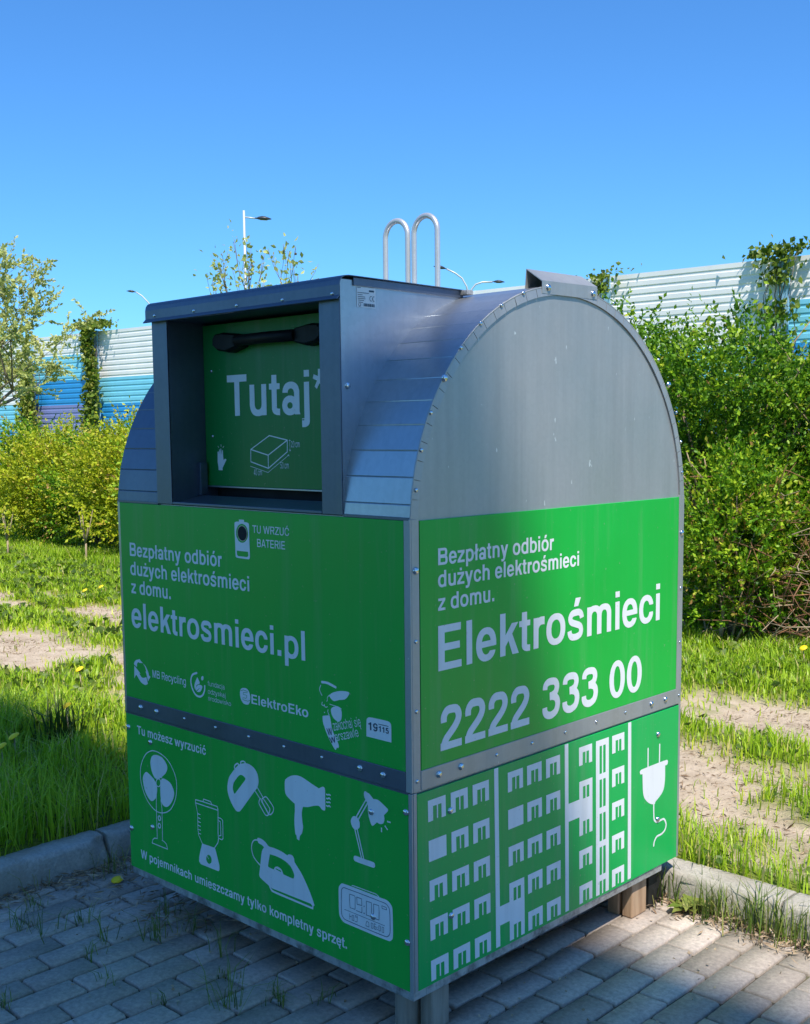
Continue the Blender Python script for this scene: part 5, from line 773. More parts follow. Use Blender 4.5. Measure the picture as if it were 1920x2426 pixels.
 ('fu', 'drop', 'white', "-4402,4275 -4394,4271 -4390,4264 -4390,4256 -4394,4249 -4403,4244 -4473,4221 -4505,4203 -4516,4192 -4530,4171 -4542,4136 -4545,4122 -4545,4093 -4542,4077 -4533,4048 -4520,4019 -4502,3992 -4484,3968 -4467,3951 -4448,3938 -4432,3930 -4409,3924 -4382,3920 -4349,3923 -4323,3930 -4307,3938 -4286,3951 -4275,3961 -4257,3986 -4245,4007 -4235,4036 -4231,4068 -4231,4087 -4227,4099 -4219,4105 -4212,4105 -4204,4101 -4200,4093 -4201,4053 -4209,4013 -4227,3976 -4244,3949 -4266,3928 -4288,3913 -4329,3895 -4357,3890 -4396,3890 -4437,3899 -4458,3908 -4487,3928 -4519,3963 -4535,3984 -4552,4014 -4570,4059 -4576,4093 -4576,4122 -4568,4158 -4553,4192 -4538,4214 -4524,4228 -4496,4245 -4446,4263 -4411,4275|-4277,4076 -4275,4063 -4279,4051 -4287,4036 -4306,4007 -4328,3987 -4339,3980 -4363,3974 -4422,3971 -4413,3980 -4338,4040 -4334,4044 -4336,4045 -4433,3984 -4440,3982 -4437,4022 -4430,4041 -4418,4054 -4392,4073 -4366,4085 -4339,4089 -4317,4089 -4292,4085 -4282,4081|-4451,3993 -4466,4014 -4473,4031 -4475,4051 -4471,4071 -4460,4101 -4447,4124 -4403,4189 -4394,4198 -4346,4142 -4337,4127 -4335,4116 -4342,4106 -4351,4100 -4404,4081 -4422,4067 -4435,4044 -4445,4004|-4289,4166 -4291,4169 -4295,4172 -4296,4179 -4300,4182 -4300,4199 -4295,4204 -4295,4211 -4276,4230 -4269,4230 -4264,4235 -4251,4234 -4249,4231 -4241,4227 -4240,4217 -4235,4213 -4235,4209 -4240,4204 -4240,4189 -4245,4186 -4246,4181 -4252,4179 -4264,4165"),
 ('fu', 'globe', 'white', "-3356,4169 -3338,4183 -3312,4195 -3278,4201 -3247,4204 -3226,4202 -3207,4197 -3190,4187 -3177,4174 -3160,4151 -3148,4126 -3140,4101 -3138,4077 -3141,4048 -3148,4027 -3159,4004 -3178,3982 -3193,3973 -3219,3966 -3232,3965 -3277,3966 -3294,3970 -3312,3979 -3322,3986 -3341,4005 -3355,4024 -3365,4044 -3372,4069 -3375,4087 -3375,4113 -3371,4136 -3366,4153|-3147,4039 -3151,4043 -3201,4024 -3299,4028 -3306,4031 -3306,4048 -3304,4051 -3234,4052 -3228,4061 -3212,4099 -3216,4104 -3293,4108 -3295,4111 -3292,4130 -3287,4132 -3209,4137 -3197,4159 -3199,4163 -3294,4174 -3356,4153 -3358,4151 -3354,4147 -3294,4166 -3206,4157 -3212,4144 -3218,4143 -3278,4140 -3294,4139 -3297,4137 -3304,4106 -3301,4102 -3224,4098 -3221,4096 -3238,4059 -3312,4057 -3314,4054 -3314,4027 -3311,4022 -3201,4016 -3152,4035"),
 ('fu', 'battery', 'white', "-3084,6065 -3099,6060 -3216,6060 -3322,6062 -3372,6066 -3381,6069 -3387,6077 -3392,6097 -3395,6137 -3395,6239 -3401,6422 -3400,6546 -3397,6557 -3388,6567 -3356,6577 -3297,6580 -3295,6582 -3295,6607 -3293,6610 -3188,6610 -3186,6609 -3184,6606 -3181,6586 -3178,6580 -3141,6579 -3094,6571 -3086,6567 -3079,6561 -3075,6549 -3072,6531 -3075,6319 -3070,6176 -3070,6094 -3074,6077|-3365,6163 -3360,6111 -3334,6090 -3131,6090 -3109,6106 -3105,6112 -3109,6156 -3112,6165 -3362,6165|-3315,6306 -3303,6299 -3257,6285 -3219,6285 -3182,6297 -3153,6316 -3120,6349 -3109,6372 -3100,6399 -3100,6437 -3117,6488 -3133,6512 -3152,6526 -3159,6535 -3209,6550 -3246,6550 -3294,6536 -3321,6518 -3328,6511 -3356,6468 -3365,6436 -3365,6383 -3358,6362 -3339,6334 -3331,6327 -3323,6314"),
 ('hatch', 'hand', 'white', "-4568,7260 -4571,7266 -4575,7316 -4590,7388 -4585,7534 -4570,7545 -4556,7536 -4555,7500 -4554,7498 -4545,7570 -4530,7574 -4526,7500 -4524,7498 -4511,7582 -4508,7585 -4496,7585 -4494,7578 -4486,7495 -4483,7498 -4471,7558 -4468,7561 -4456,7565 -4455,7564 -4450,7470 -4444,7416 -4396,7435 -4371,7420 -4470,7296 -4471,7260|-4552,7596 -4556,7595 -4561,7598 -4574,7616 -4574,7624 -4568,7625 -4564,7622 -4551,7604|-4454,7596 -4455,7600 -4454,7604 -4434,7624 -4426,7624 -4425,7620 -4426,7616 -4446,7596|-4494,7610 -4499,7612 -4501,7618 -4501,7644 -4499,7648 -4496,7650 -4491,7648 -4489,7642 -4489,7616 -4491,7612"),
 ('hatch', 'box', 'white', "-3804,7330 -3802,7333 -3798,7334 -3402,7249 -2968,7486 -2961,7490 -2964,7496 -2960,7499 -2934,7509 -2931,7506 -2926,7486 -2927,7482 -2930,7481 -2934,7484 -2936,7494 -2942,7492 -3400,7241 -3796,7325 -3802,7327|-2953,7714 -2957,7548 -2960,7540 -3386,7298 -3398,7299 -3776,7384 -3794,7388 -3797,7392 -3793,7572 -3790,7581 -3358,7782 -3350,7782 -2960,7718|-3398,7316 -3399,7488 -3778,7565 -3782,7428 -3782,7404 -3780,7401|-2968,7696 -3382,7490 -3382,7319 -2973,7550|-2986,7706 -3354,7767 -3758,7580 -3759,7578 -3392,7503|-2904,7551 -2908,7553 -2924,7574 -2923,7578 -2920,7579 -2910,7569 -2909,7570 -2913,7704 -2914,7705 -2924,7696 -2929,7700 -2926,7704 -2910,7719 -2892,7706 -2886,7700 -2887,7698 -2890,7696 -2904,7706 -2906,7704 -2902,7568 -2900,7567 -2892,7578 -2888,7578 -2886,7576 -2898,7557"),
 ('sl', 'plug', 'white', "5416,2806 5423,2806 5429,2803 5436,2793 5440,2533 5442,2492 5748,2491 5749,2788 5756,2798 5762,2801 5768,2801 5777,2796 5781,2787 5782,2491 5798,2489 5874,2489 5987,2485 6000,2482 6014,2472 6020,2463 6025,2451 6025,2436 6022,2427 6016,2415 6006,2405 5987,2400 5943,2400 5940,2398 5945,2246 5945,2209 5941,2153 5931,2091 5922,2054 5911,2026 5896,1999 5871,1972 5846,1952 5788,1920 5657,1861 5654,1856 5649,1831 5628,1833 5632,1714 5640,1613 5645,1589 5654,1574 5672,1556 5688,1545 5717,1532 5739,1525 5762,1524 5818,1531 5902,1532 5923,1528 5944,1518 5959,1507 5977,1487 5990,1469 6007,1437 6016,1409 6018,1394 6016,1378 6011,1357 6001,1334 5990,1318 5975,1302 5948,1284 5924,1274 5877,1261 5843,1256 5747,1257 5724,1252 5707,1243 5691,1231 5663,1199 5654,1179 5646,1136 5641,1128 5633,1124 5627,1124 5621,1127 5614,1137 5618,1167 5623,1191 5629,1207 5639,1224 5672,1259 5697,1276 5727,1287 5761,1291 5816,1289 5849,1290 5893,1299 5929,1312 5954,1328 5972,1351 5982,1377 5984,1402 5976,1426 5957,1459 5938,1481 5926,1491 5916,1496 5897,1500 5868,1500 5812,1497 5768,1491 5733,1493 5706,1500 5688,1508 5668,1519 5644,1537 5633,1548 5622,1563 5613,1582 5609,1598 5600,1703 5594,1839 5554,1849 5527,1859 5477,1884 5430,1913 5394,1941 5349,1984 5333,2003 5318,2026 5307,2049 5295,2084 5286,2128 5281,2169 5265,2408 5258,2411 5221,2414 5206,2419 5198,2428 5193,2437 5188,2454 5188,2463 5191,2472 5201,2480 5216,2486 5229,2489 5408,2492 5404,2792 5408,2801"),
 ('sl', 'flats', 'white', "3971,3205 4310,3204 4352,906 4351,790 4265,791 4261,1000 4198,999 4199,790 4168,791 4164,1000 4102,999 4105,791 4012,791 3970,3131|1584,3320 1672,3319 1708,1361 1915,1361 1911,1625 2245,1624 2260,906 2259,795 2180,796 2176,1005 2110,1004 2111,795 2082,796 2079,1005 2015,1004 2018,796 1926,795 1922,1046 1919,1090 1712,1089 1718,796 1628,796|3226,795 3181,3320 3270,3319 3285,2436 3289,2415 3555,2416 3550,2576 3551,2680 3885,2679 3900,1879 3899,1850 3820,1851 3815,2059 3749,2060 3752,1851 3724,1850 3720,1881 3718,2059 3654,2060 3658,1851 3566,1850 3562,1881 3560,2144 3292,2144 3315,796|4966,795 4878,796 4834,3320 4922,3319 4968,906|312,1079 646,1080 650,1046 652,801 570,801 566,990 502,989 504,815 480,816 478,989 409,990 410,801 319,800|745,1079 1079,1080 1082,1046 1085,801 1002,801 999,990 935,989 936,815 912,816 910,989 841,990 842,801 751,800|1178,1079 1511,1080 1515,1046 1518,801 1435,801 1431,990 1368,989 1369,815 1345,816 1342,989 1274,990 1275,801 1184,800|2338,1079 2671,1080 2675,1046 2678,801 2595,801 2591,990 2528,989 2529,815 2505,816 2502,989 2434,990 2435,801 2344,800|2772,1079 3106,1080 3110,1046 3112,801 3030,801 3026,990 2962,989 2964,815 2940,816 2938,989 2869,990 2870,801 2779,800|3572,1079 3906,1080 3910,1046 3912,801 3830,801 3826,990 3762,989 3764,815 3740,816 3738,989 3669,990 3670,801 3579,800|4435,1079 4769,1080 4772,1046 4775,801 4692,801 4689,990 4625,989 4626,815 4602,816 4600,989 4531,990 4532,801 4441,800|4161,1095 4162,1184 4155,1534 4094,1535 4100,1096|4259,1095 4260,1184 4252,1534 4189,1535 4195,1096|302,1624 636,1625 640,1601 642,1346 560,1346 556,1535 492,1534 494,1360 470,1361 468,1534 399,1535 400,1346 309,1345|735,1624 1069,1625 1072,1601 1075,1346 992,1346 989,1535 925,1534 926,1360 902,1361 900,1534 831,1535 832,1346 741,1345|1168,1624 1501,1625 1505,1601 1508,1346 1425,1346 1421,1535 1358,1534 1359,1360 1335,1361 1332,1534 1264,1535 1265,1346 1174,1345|2328,1624 2661,1625 2665,1601 2668,1346 2585,1346 2581,1535 2518,1534 2519,1360 2495,1361 2492,1534 2424,1535 2425,1346 2334,1345|2762,1624 3096,1625 3100,1601 3102,1346 3020,1346 3016,1535 2952,1534 2954,1360 2930,1361 2928,1534 2859,1535 2860,1346 2769,1345|3562,1624 3896,1625 3900,1601 3902,1346 3820,1346 3816,1535 3752,1534 3754,1360 3730,1361 3728,1534 3659,1535 3660,1346 3569,1345|4425,1624 4759,1625 4762,1601 4765,1346 4682,1346 4679,1535 4615,1534 4616,1360 4592,1361 4590,1534 4521,1535 4522,1346 4431,1345|2071,1350 2070,1534 2006,1535 2008,1351|2169,1350 2168,1534 2101,1535 2102,1351|4151,1630 4152,1741 4145,2059 4084,2060 4090,1631|4249,1630 4250,1741 4242,2059 4179,2060 4185,1631|295,2146 629,2148 635,1869 552,1869 546,2058 482,2056 484,1882 460,1884 458,2056 389,2058 392,1869 301,1868 298,1881|728,2146 1061,2148 1068,1869 985,1869 979,2058 915,2056 916,1882 892,1884 890,2056 821,2058 825,1869 734,1868 730,1881|1160,2146 1494,2148 1500,1869 1418,1869 1411,2058 1348,2056 1349,1882 1325,1884 1322,2056 1254,2058 1258,1869 1166,1868 1162,1881|1895,2146 2229,2148 2235,1869 2152,1869 2146,2058 2082,2056 2084,1882 2060,1884 2058,2056 1989,2058 1992,1869 1901,1868 1898,1881|2320,2146 2654,2148 2660,1869 2578,1869 2571,2058 2508,2056 2509,1882 2485,1884 2482,2056 2414,2058 2418,1869 2326,1868 2322,1881|2755,2146 3089,2148 3095,1869 3012,1869 3006,2058 2942,2056 2944,1882 2920,1884 2918,2056 2849,2058 2852,1869 2761,1868 2758,1881|4418,2146 4751,2148 4758,1869 4675,1869 4669,2058 4605,2056 4606,1882 4582,1884 4580,2056 4511,2058 4515,1869 4424,1868 4420,1881|4074,2590 4080,2159 4084,2155 4144,2155 4138,2574 4134,2590|4169,2590 4175,2159 4179,2155 4241,2155 4235,2574 4231,2590|625,2396 291,2395 288,2436 285,2674 619,2675|718,2674 1051,2675 1058,2396 975,2396 972,2574 969,2585 905,2584 909,2410 885,2411 880,2584 811,2585 815,2396 724,2395 720,2436|1150,2674 1484,2675 1490,2396 1408,2396 1405,2574 1401,2585 1338,2584 1341,2410 1318,2411 1312,2584 1244,2585 1248,2396 1156,2395 1152,2436|2225,2396 1891,2395 1888,2436 1885,2674 2219,2675|2310,2674 2644,2675 2650,2396 2568,2396 2565,2574 2561,2585 2498,2584 2501,2410 2478,2411 2472,2584 2404,2585 2408,2396 2316,2395 2312,2436|2745,2674 3079,2675 3085,2396 3002,2396 3000,2574 2996,2585 2932,2584 2936,2410 2912,2411 2908,2584 2839,2585 2842,2396 2751,2395 2748,2436|4408,2674 4741,2675 4748,2396 4665,2396 4662,2574 4659,2585 4595,2584 4599,2410 4575,2411 4570,2584 4501,2585 4505,2396 4414,2395 4410,2436|3711,2405 3708,2589 3644,2590 3648,2406|3809,2405 3805,2589 3739,2590 3742,2406|4066,3110 4065,2994 4072,2681 4134,2680 4128,3109|4161,3110 4160,2994 4168,2681 4231,2680 4225,3109|275,3199 609,3200 615,2921 532,2921 529,3110 465,3109 466,2935 442,2936 440,3109 371,3110 372,2921 281,2920|708,3199 1041,3200 1048,2921 965,2921 961,3110 898,3109 899,2935 875,2936 872,3109 804,3110 805,2921 714,2920|1140,3199 1474,3200 1480,2921 1398,2921 1394,3110 1330,3109 1331,2935 1308,2936 1305,3109 1236,3110 1238,2921 1146,2920|1875,3199 2209,3200 2215,2921 2132,2921 2129,3110 2065,3109 2066,2935 2042,2936 2040,3109 1971,3110 1972,2921 1881,2920|2300,3199 2634,3200 2640,2921 2558,2921 2554,3110 2490,3109 2491,2935 2468,2936 2465,3109 2396,3110 2398,2921 2306,2920|2735,3199 3069,3200 3075,2921 2992,2921 2989,3110 2925,3109 2926,2935 2902,2936 2900,3109 2831,3110 2832,2921 2741,2920|3535,3199 3869,3200 3875,2921 3792,2921 3789,3110 3725,3109 3726,2935 3702,2936 3700,3109 3631,3110 3632,2921 3541,2920|4398,3199 4731,3200 4738,2921 4655,2921 4651,3110 4588,3109 4589,2935 4565,2936 4562,3109 4494,3110 4495,2921 4404,2920"),
]
def loops(s, k, dx=0.0, dy=0.0): return [[(float(a.split(',')[0]) * k + dx, float(a.split(',')[1]) * k + dy) for a in l.split()] for l in s.split('|') if l]
def text_loops(t, u0, v0, u1, v1, cap, wgt):
    x = 0; L = []
    for ch in t:
        if ch == ' ': x += 278; continue
        adv, s = GLYPHS[wgt + ch]; L += [[(px + x, py) for px, py in l] for l in loops(s, 1.0)]; x += adv
    mn = min(p[0] for l in L for p in l); mx = max(p[0] for l in L for p in l)
    ln = math.hypot(u1 - u0, v1 - v0); c, s_ = (u1 - u0) / ln, (v1 - v0) / ln; sx = ln / (mx - mn); sy = cap / 718.0
    return [[(u0 + (px - mn) * sx * c - py * sy * s_, v0 + (px - mn) * sx * s_ + py * sy * c) for px, py in l] for l in L]
def flat_print(name, L, plane, lift, m, parent):
    """filled outlines (holes included) as a thin printed film lying on a panel"""
    cu = bpy.data.curves.new(name, 'CURVE'); cu.dimensions = '2D'; cu.fill_mode = 'BOTH'; cu.extrude = .0
    for l in L:
        sp = cu.splines.new('POLY'); sp.points.add(len(l) - 1); sp.points.foreach_set('co', [c for p in l for c in (p[0], p[1], 0, 1)]); sp.use_cyclic_u = True
    tmp = bpy.data.objects.new('tmp', cu); COL.objects.link(tmp)
    me = bpy.data.meshes.new_from_object(tmp.evaluated_get(bpy.context.evaluated_depsgraph_get())); bpy.data.objects.remove(tmp); bpy.data.curves.remove(cu)
    n = len(me.vertices); co = np.empty(n * 3, np.float32); me.vertices.foreach_get('co', co); co = co.reshape(-1, 3); v = np.empty_like(co)
    if plane[0] == 'y': v[:, 0] = co[:, 0]; v[:, 1] = plane[1] - lift; v[:, 2] = co[:, 1]
    else: v[:, 0] = plane[1] + lift; v[:, 1] = co[:, 0]; v[:, 2] = co[:, 1]
    me.vertices.foreach_set('co', v.ravel()); me.update(); me.materials.clear()
    o = link(name, me, m, parent); return o
PANEL = {'fu': (fu, ('y', -.0018)), 'fl': (fl, ('y', -.0018)), 'su': (su, ('x', .0018)), 'sl': (sl, ('x', .0018)), 'hatch': (hd, ('y', .1245))}
PM = {'white': M['print_white'], 'dark': M['print_dark']}
NAMES = {'fan': 'fan_pictogram', 'blender': 'blender_pictogram', 'mixer': 'mixer_pictogram', 'dryer': 'hairdryer_pictogram', 'iron': 'iron_pictogram', 'lamp': 'desk_lamp_pictogram', 'clock': 'alarm_clock_pictogram',
         'city': 'brush_stroke_emblem', 'badge': 'number_badge', 'arrows': 'arrow_emblem', 'drop': 'drop_emblem', 'globe': 'globe_emblem', 'battery': 'battery_pictogram', 'hand': 'hand_pictogram', 'box': 'box_pictogram', 'plug': 'plug_pictogram', 'flats': 'apartment_pictogram'}
for pn, k, colr, s in MARKS:
    par, pl = PANEL[pn]; flat_print(NAMES[k] if colr == 'white' else NAMES[k] + '_detail', loops(s, .0002), pl, .0006 if colr == 'white' else .0011, PM[colr], par)
for pn, k, t, u0, v0, u1, v1, cap, wg, colr in TEXTS:
    par, pl = PANEL[pn]; flat_print('lettering', text_loops(t, u0, v0, u1, v1, cap, wg), pl, .0007 if colr == 'white' else .0012, PM[colr], par)
# battery slot: flat disc with the hole's shade put into its colour, thin metal lip
def disc_fan(mb, c, r0, r1, y, n=40):
    vs = []; 
    for k in range(n):
        a = 2 * math.pi * k / n
        for r in (r0, r1): vs.append((c[0] + r * math.cos(a), y, c[1] + r * math.sin(a)))
    mb.add(vs, [(2 * k, 2 * k + 1, (2 * k + 3) % (2 * n), (2 * k + 2) % (2 * n)) for k in range(n)]); return mb
BC = (-.645, 1.2835)
o = disc_fan(MB(), BC, .0205, .0005, -.0029).build('battery_slot', M['dark'], fu)
o = disc_fan(MB(), BC, .0222, .0206, -.0032).build('slot_lip', M['galv'], fu)

# ================================================================== STREET LAMPS
M['lamp_steel'] = plain('lamp_post_steel', (.55, .57, .60), .5, .3, .06, 2)
M['lamp_head'] = plain('lamp_head_dark', (.035, .04, .05), .45, .2, .1, 5)
M['lamp_glass'] = plain('lamp_glass', (.45, .45, .42), .25)
def lamp_head(mb, gl, p, ang, tilt, k=1.0):
    """flat leaf-shaped luminaire: p where the arm enters, ang heading in plan"""
    d = Vector((math.cos(ang), math.sin(ang), 0)); sd = Vector((-d.y, d.x, 0)); up = Vector((0, 0, 1)); d = (d * math.cos(tilt) + up * math.sin(tilt)); up = sd.cross(d) * -1; up = d.cross(sd)
    prof = [(0, .05, .05), (.12, .055, .06), (.2, .12, .11), (.42, .19, .16), (.6, .2, .15), (.8, .15, .09), (.98, .02, .03)]
    vs = []; n = 10
    for t, w, h in prof:
        for q in range(n):
            a = 2 * math.pi * q / n; z = math.sin(a) * h * (1.0 if math.sin(a) > 0 else .45)
            vs.append(Vector(p) + (d * (t * 1.0) + sd * (math.cos(a) * w) + up * z) * k)
    fs = [(i * n + q, i * n + (q + 1) % n, (i + 1) * n + (q + 1) % n, (i + 1) * n + q) for i in range(len(prof) - 1) for q in range(n)]
    mb.add(vs, fs + [list(range(n)), list(range((len(prof) - 1) * n, len(prof) * n))], 0, True)
    g = [Vector(p) + (d * t + sd * w + up * -.078) * k for t, w in ((.3, -.09), (.75, -.08), (.75, .08), (.3, .09))]; gl.add(g, [(0, 1, 2, 3)])
def street_lamp(loc, height, arms, label, r=.085):
    t = empty('street_lamp', loc, label, 'street lamp', 'street lamps beyond the barrier')
    MB().tube([(0, 0, -.1), (0, 0, 2.0), (0, 0, height * .6), (0, 0, height)], [r * 1.25, r * 1.1, r * .9, r * .62], 12).build('post', M['lamp_steel'], t)
    for path, ang, tilt, hk in arms:
        MB().tube(path, .038, 8).build('arm', M['lamp_steel'], t)
        a, g = MB(), MB(); lamp_head(a, g, path[-1], ang, tilt, hk); h = a.build('lamp_head', M['lamp_head'], t); g.build('lamp_glass', M['lamp_glass'], h)
    return t
# unit vector to the right as one looks at the lamps
VR = Vector((.722, .692, 0))
def along(a, z): return (VR.x * a, VR.y * a, z)
AR = math.atan2(VR.y, VR.x)
street_lamp((-42.06, 33, 0), 12.03, [([along(0, 11.72), along(.3, 11.69), along(.52, 11.66)], AR, -.06, .8)], 'tall straight white lamp post with short arm, rising beyond the container hood')
street_lamp((-57.3, 38.3, 0), 8.7, [([along(0, 8.7), along(-.2, 9.0), along(-.5, 9.42), along(-.85, 9.8), along(-1.2, 10.02)], AR + math.pi, .12, .58)], 'thin curved lamp arm at the left end of the container hood')
street_lamp((-31.4, 36.9, 0), 7.4, [([along(0, 7.4), along(-.1, 7.85), along(-.3, 8.2), along(-.6, 8.42), along(-.97, 8.6)], AR + math.pi, .2, .6), ([along(0, 7.4), along(.12, 7.72), along(.3, 7.93), along(.58, 8.02), along(1.03, 8.03)], AR, -.03, .55)], 'double armed lamp post seen over the barrel roof, one head each side')

# ================================================================== FOLIAGE
def leaf_cloud(P, Nrm, size, tint, fold=.25, ratio=.6, jit=.35):
    """one folded leaf (two quads) at each P pointing along Nrm; returns V, Q, tint"""
    n = len(P); d = Nrm / (np.linalg.norm(Nrm, axis=1, keepdims=True) + 1e-9)
    r = rng.normal(size=(n, 3)); s = np.cross(d, r); s /= np.linalg.norm(s, axis=1, keepdims=True) + 1e-9; u = np.cross(s, d)
    L = (size * (1 + jit * (rng.random(n) * 2 - 1)))[:, None]; w = L * ratio * .5
    b = P; m1 = P + d * L * .5; t = P + d * L - u * L * .12
    l = m1 + s * w + u * w * fold; rr = m1 - s * w + u * w * fold
    V = np.stack([b, l, t, rr], 1).reshape(-1, 3); i = np.arange(n)[:, None] * 4
    T = np.concatenate([i + [0, 1, 2], i + [0, 2, 3]], 0)
    return V, T, np.repeat(tint, 4)
def twig_leaves(starts, dirs, lens, nper, size, droop=.0, curl=.5, base=.5, spread=.24):
    """leaves set along random curved twigs; one tint per twig with small leaf variation"""
    nt_ = len(starts); Ps, Ds, Ts = [], [], []
    c = rng.normal(size=(nt_, 3)) * curl
    tt = np.clip(base + rng.normal(0, spread, nt_), 0, 1)
    for k in range(nper):
        t = (k + rng.random(nt_)) / nper
        P = starts + dirs * (lens * t)[:, None] + c * (lens * t * t)[:, None] * .5; P[:, 2] -= droop * lens * t * t
        dd = dirs + c * t[:, None] + rng.normal(size=(nt_, 3)) * .75
        Ps.append(P); Ds.append(dd); Ts.append(np.clip(tt + rng.normal(0, .13, nt_) + .12 * (t - .5), 0, 1))
    return leaf_cloud(np.concatenate(Ps), np.concatenate(Ds), size, np.concatenate(Ts))
def shrub_meshes(seed, h, r, ntw, nper, leaf, base, open_=0.0, wild=0.0):
    """a dense multi-stemmed shrub: stems to the rim, twigs all through the outer half, a few long shoots"""
    global rng
    keep = rng; rng = np.random.default_rng(seed); random.seed(seed)
    u = rng.normal(size=(ntw, 3)); u /= np.linalg.norm(u, axis=1, keepdims=True)
    rad = rng.random(ntw) ** .45
    c = np.c_[u[:, 0] * r, u[:, 1] * r, u[:, 2] * h * .5] * rad[:, None]
    lump = 1 + .28 * (vnoise(u[:, 0] * 2 + 5, u[:, 1] * 2 + u[:, 2] * 1.7, 1.3, seed) - .5) + .2 * (vnoise(u[:, 0] * 5, u[:, 2] * 5 + u[:, 1] * 3, 1.0, seed + 4) - .5)
    c *= lump[:, None]; c[:, 2] += h * .52
    low = c[:, 2] < h * .16; c[low, 2] = h * (.16 + .2 * rng.random(low.sum()))
    gap = .5 * vnoise(c[:, 0] * 1.0 + 3, c[:, 2] * 1.0, 3.0, seed) + .5 * vnoise(c[:, 1], c[:, 2] + 7, 3.0, seed + 2)
    kp = gap > (.455 if h > 2 else .40); c, u = c[kp], u[kp]; ntw = len(c)
    d = np.c_[u[:, 0], u[:, 1], u[:, 2] * .5 + .35] + rng.normal(size=(ntw, 3)) * .45; d /= np.linalg.norm(d, axis=1, keepdims=True)
    V, T, A = twig_leaves(c, d, .16 + .2 * rng.random(ntw), nper, leaf, base=base)
    parts_ = [(V, T, A)]; stems = MB()
    for k in range(16):
        a = random.random() * 6.28; rr = r * (.25 + .6 * random.random()); hh = h * (.5 + .4 * random.random())
        p0 = Vector((math.cos(a) * .08, math.sin(a) * .08, -.05)); p2 = Vector((math.cos(a) * rr, math.sin(a) * rr, hh)); p1 = (p0 + p2) / 2 + Vector((0, 0, .15 * h))
        stems.tube([p0, p0.lerp(p1, .6), p1, p1.lerp(p2, .6), p2], [.024, .02, .015, .009, .004], 6)
    ns = int(9 * (.4 + wild))
    for k in range(ns):     # long new shoots above the crown
        a = random.random() * 6.28; rr = r * (.2 + .6 * random.random()); z0 = h * (.72 + .15 * random.random()); L = h * (.10 + .15 * random.random()) * (1 + wild)
        p0 = np.array((math.cos(a) * rr, math.sin(a) * rr, z0)); dv = np.array((math.cos(a) * .45 + random.gauss(0, .25), math.sin(a) * .45 + random.gauss(0, .25), .8)); dv /= np.linalg.norm(dv)
        stems.tube([Vector(p0), Vector(p0 + dv * L * .5), Vector(p0 + dv * L)], [.008, .006, .003], 5)
        m = 26; t = rng.random(m); P = p0 + dv * (L * t)[:, None]; parts_.append(leaf_cloud(P, rng.normal(size=(m, 3)) + dv * .5, leaf * 1.05, np.clip(base + .15 + rng.normal(0, .15, m), 0, 1)))
    o = 0; Vs, Ts, As = [], [], []
    for V, T, A in parts_: Vs.append(V); Ts.append(T + o); As.append(A); o += len(V)
    rng = keep
    me = np_mesh('foliage', np.concatenate(Vs), tris=np.concatenate(Ts), attrs={'tint': np.concatenate(As)})
    return me, stems
# four shrub models: two tall, dense ones (right), two lower yellow-green ones (left)
models = {}
for key, a in {'tall_a': (11, 2.35, .85, 3900, 14, .041, .30, 0, .35), 'tall_b': (12, 2.5, .80, 3900, 14, .041, .36, 0, .5), 'low_a': (13, 1.45, .80, 2600, 14, .042, .5, 0, .25), 'low_b': (14, 1.6, .75, 2600, 14, .042, .5, 0, .3)}.items():
    me, st = shrub_meshes(*a); models[key] = [me, st, None]
SHR = [  # model, x, y, scale, turn, label
 ('tall_a', -2.30, 5.85, .93, .3, 'tall bushy shrub directly right of the container, its shoots against the white barrier'),
 ('tall_b', -1.50, 6.35, .80, 1.9, 'shrub with yellowish tips at the right edge, beneath the vine covered barrier post'),
 ('tall_b', -.85, 5.95, .88, 3.6, 'large shrub cut by the right edge of the picture, above brown dead twigs'),
 ('tall_a', -3.3, 6.2, .97, 2.2, 'green shrub partly hidden behind the right edge of the barrel roof'),
 ('low_b', -1.98, 5.42, .80, .9, 'low rounded shrub in front of the tall shrubs, right of the container'),
 ('tall_b', -2.75, 7.35, .86, 5.2, 'shrub of the second row, filling the gap behind the shrub right of the container'),
 ('tall_a', -1.75, 7.5, .84, .9, 'shrub of the second row, behind the yellow tipped shrub at the right edge'),
 ('tall_a', -3.75, 7.3, .86, 3.0, 'shrub of the second row, behind the barrel roof edge'),
 ('tall_a', -4.55, 6.2, .85, 4.4, 'shrub hidden behind the container, in line with the tall hedge'),
 ('low_b', -6.2, 5.9, 1.0, 2.0, 'shrub hidden behind the container, between the tall and the low hedge'),
 ('low_b', -7.6, 5.9, 1.05, 5.1, 'shrub hidden behind the container, at the end of the low hedge'),
 ('low_b', -8.85, 5.85, 1.06, .2, 'yellow green shrub touching the left edge of the container'),
 ('low_a', -9.95, 5.85, 1.05, 1.2, 'yellow green shrub behind the forked sapling, left of the container'),
 ('low_b', -11.0, 5.9, .93, 2.8, 'low hedge shrub second from the left edge of the picture'),
 ('low_a', -12.1, 5.95, 1.0, 3.9, 'leftmost shrub of the low hedge, below the pale tree'),
 ('low_b', -13.3, 6.1, 1.0, .7, 'shrub of the low hedge just outside the left edge of the picture'),
]
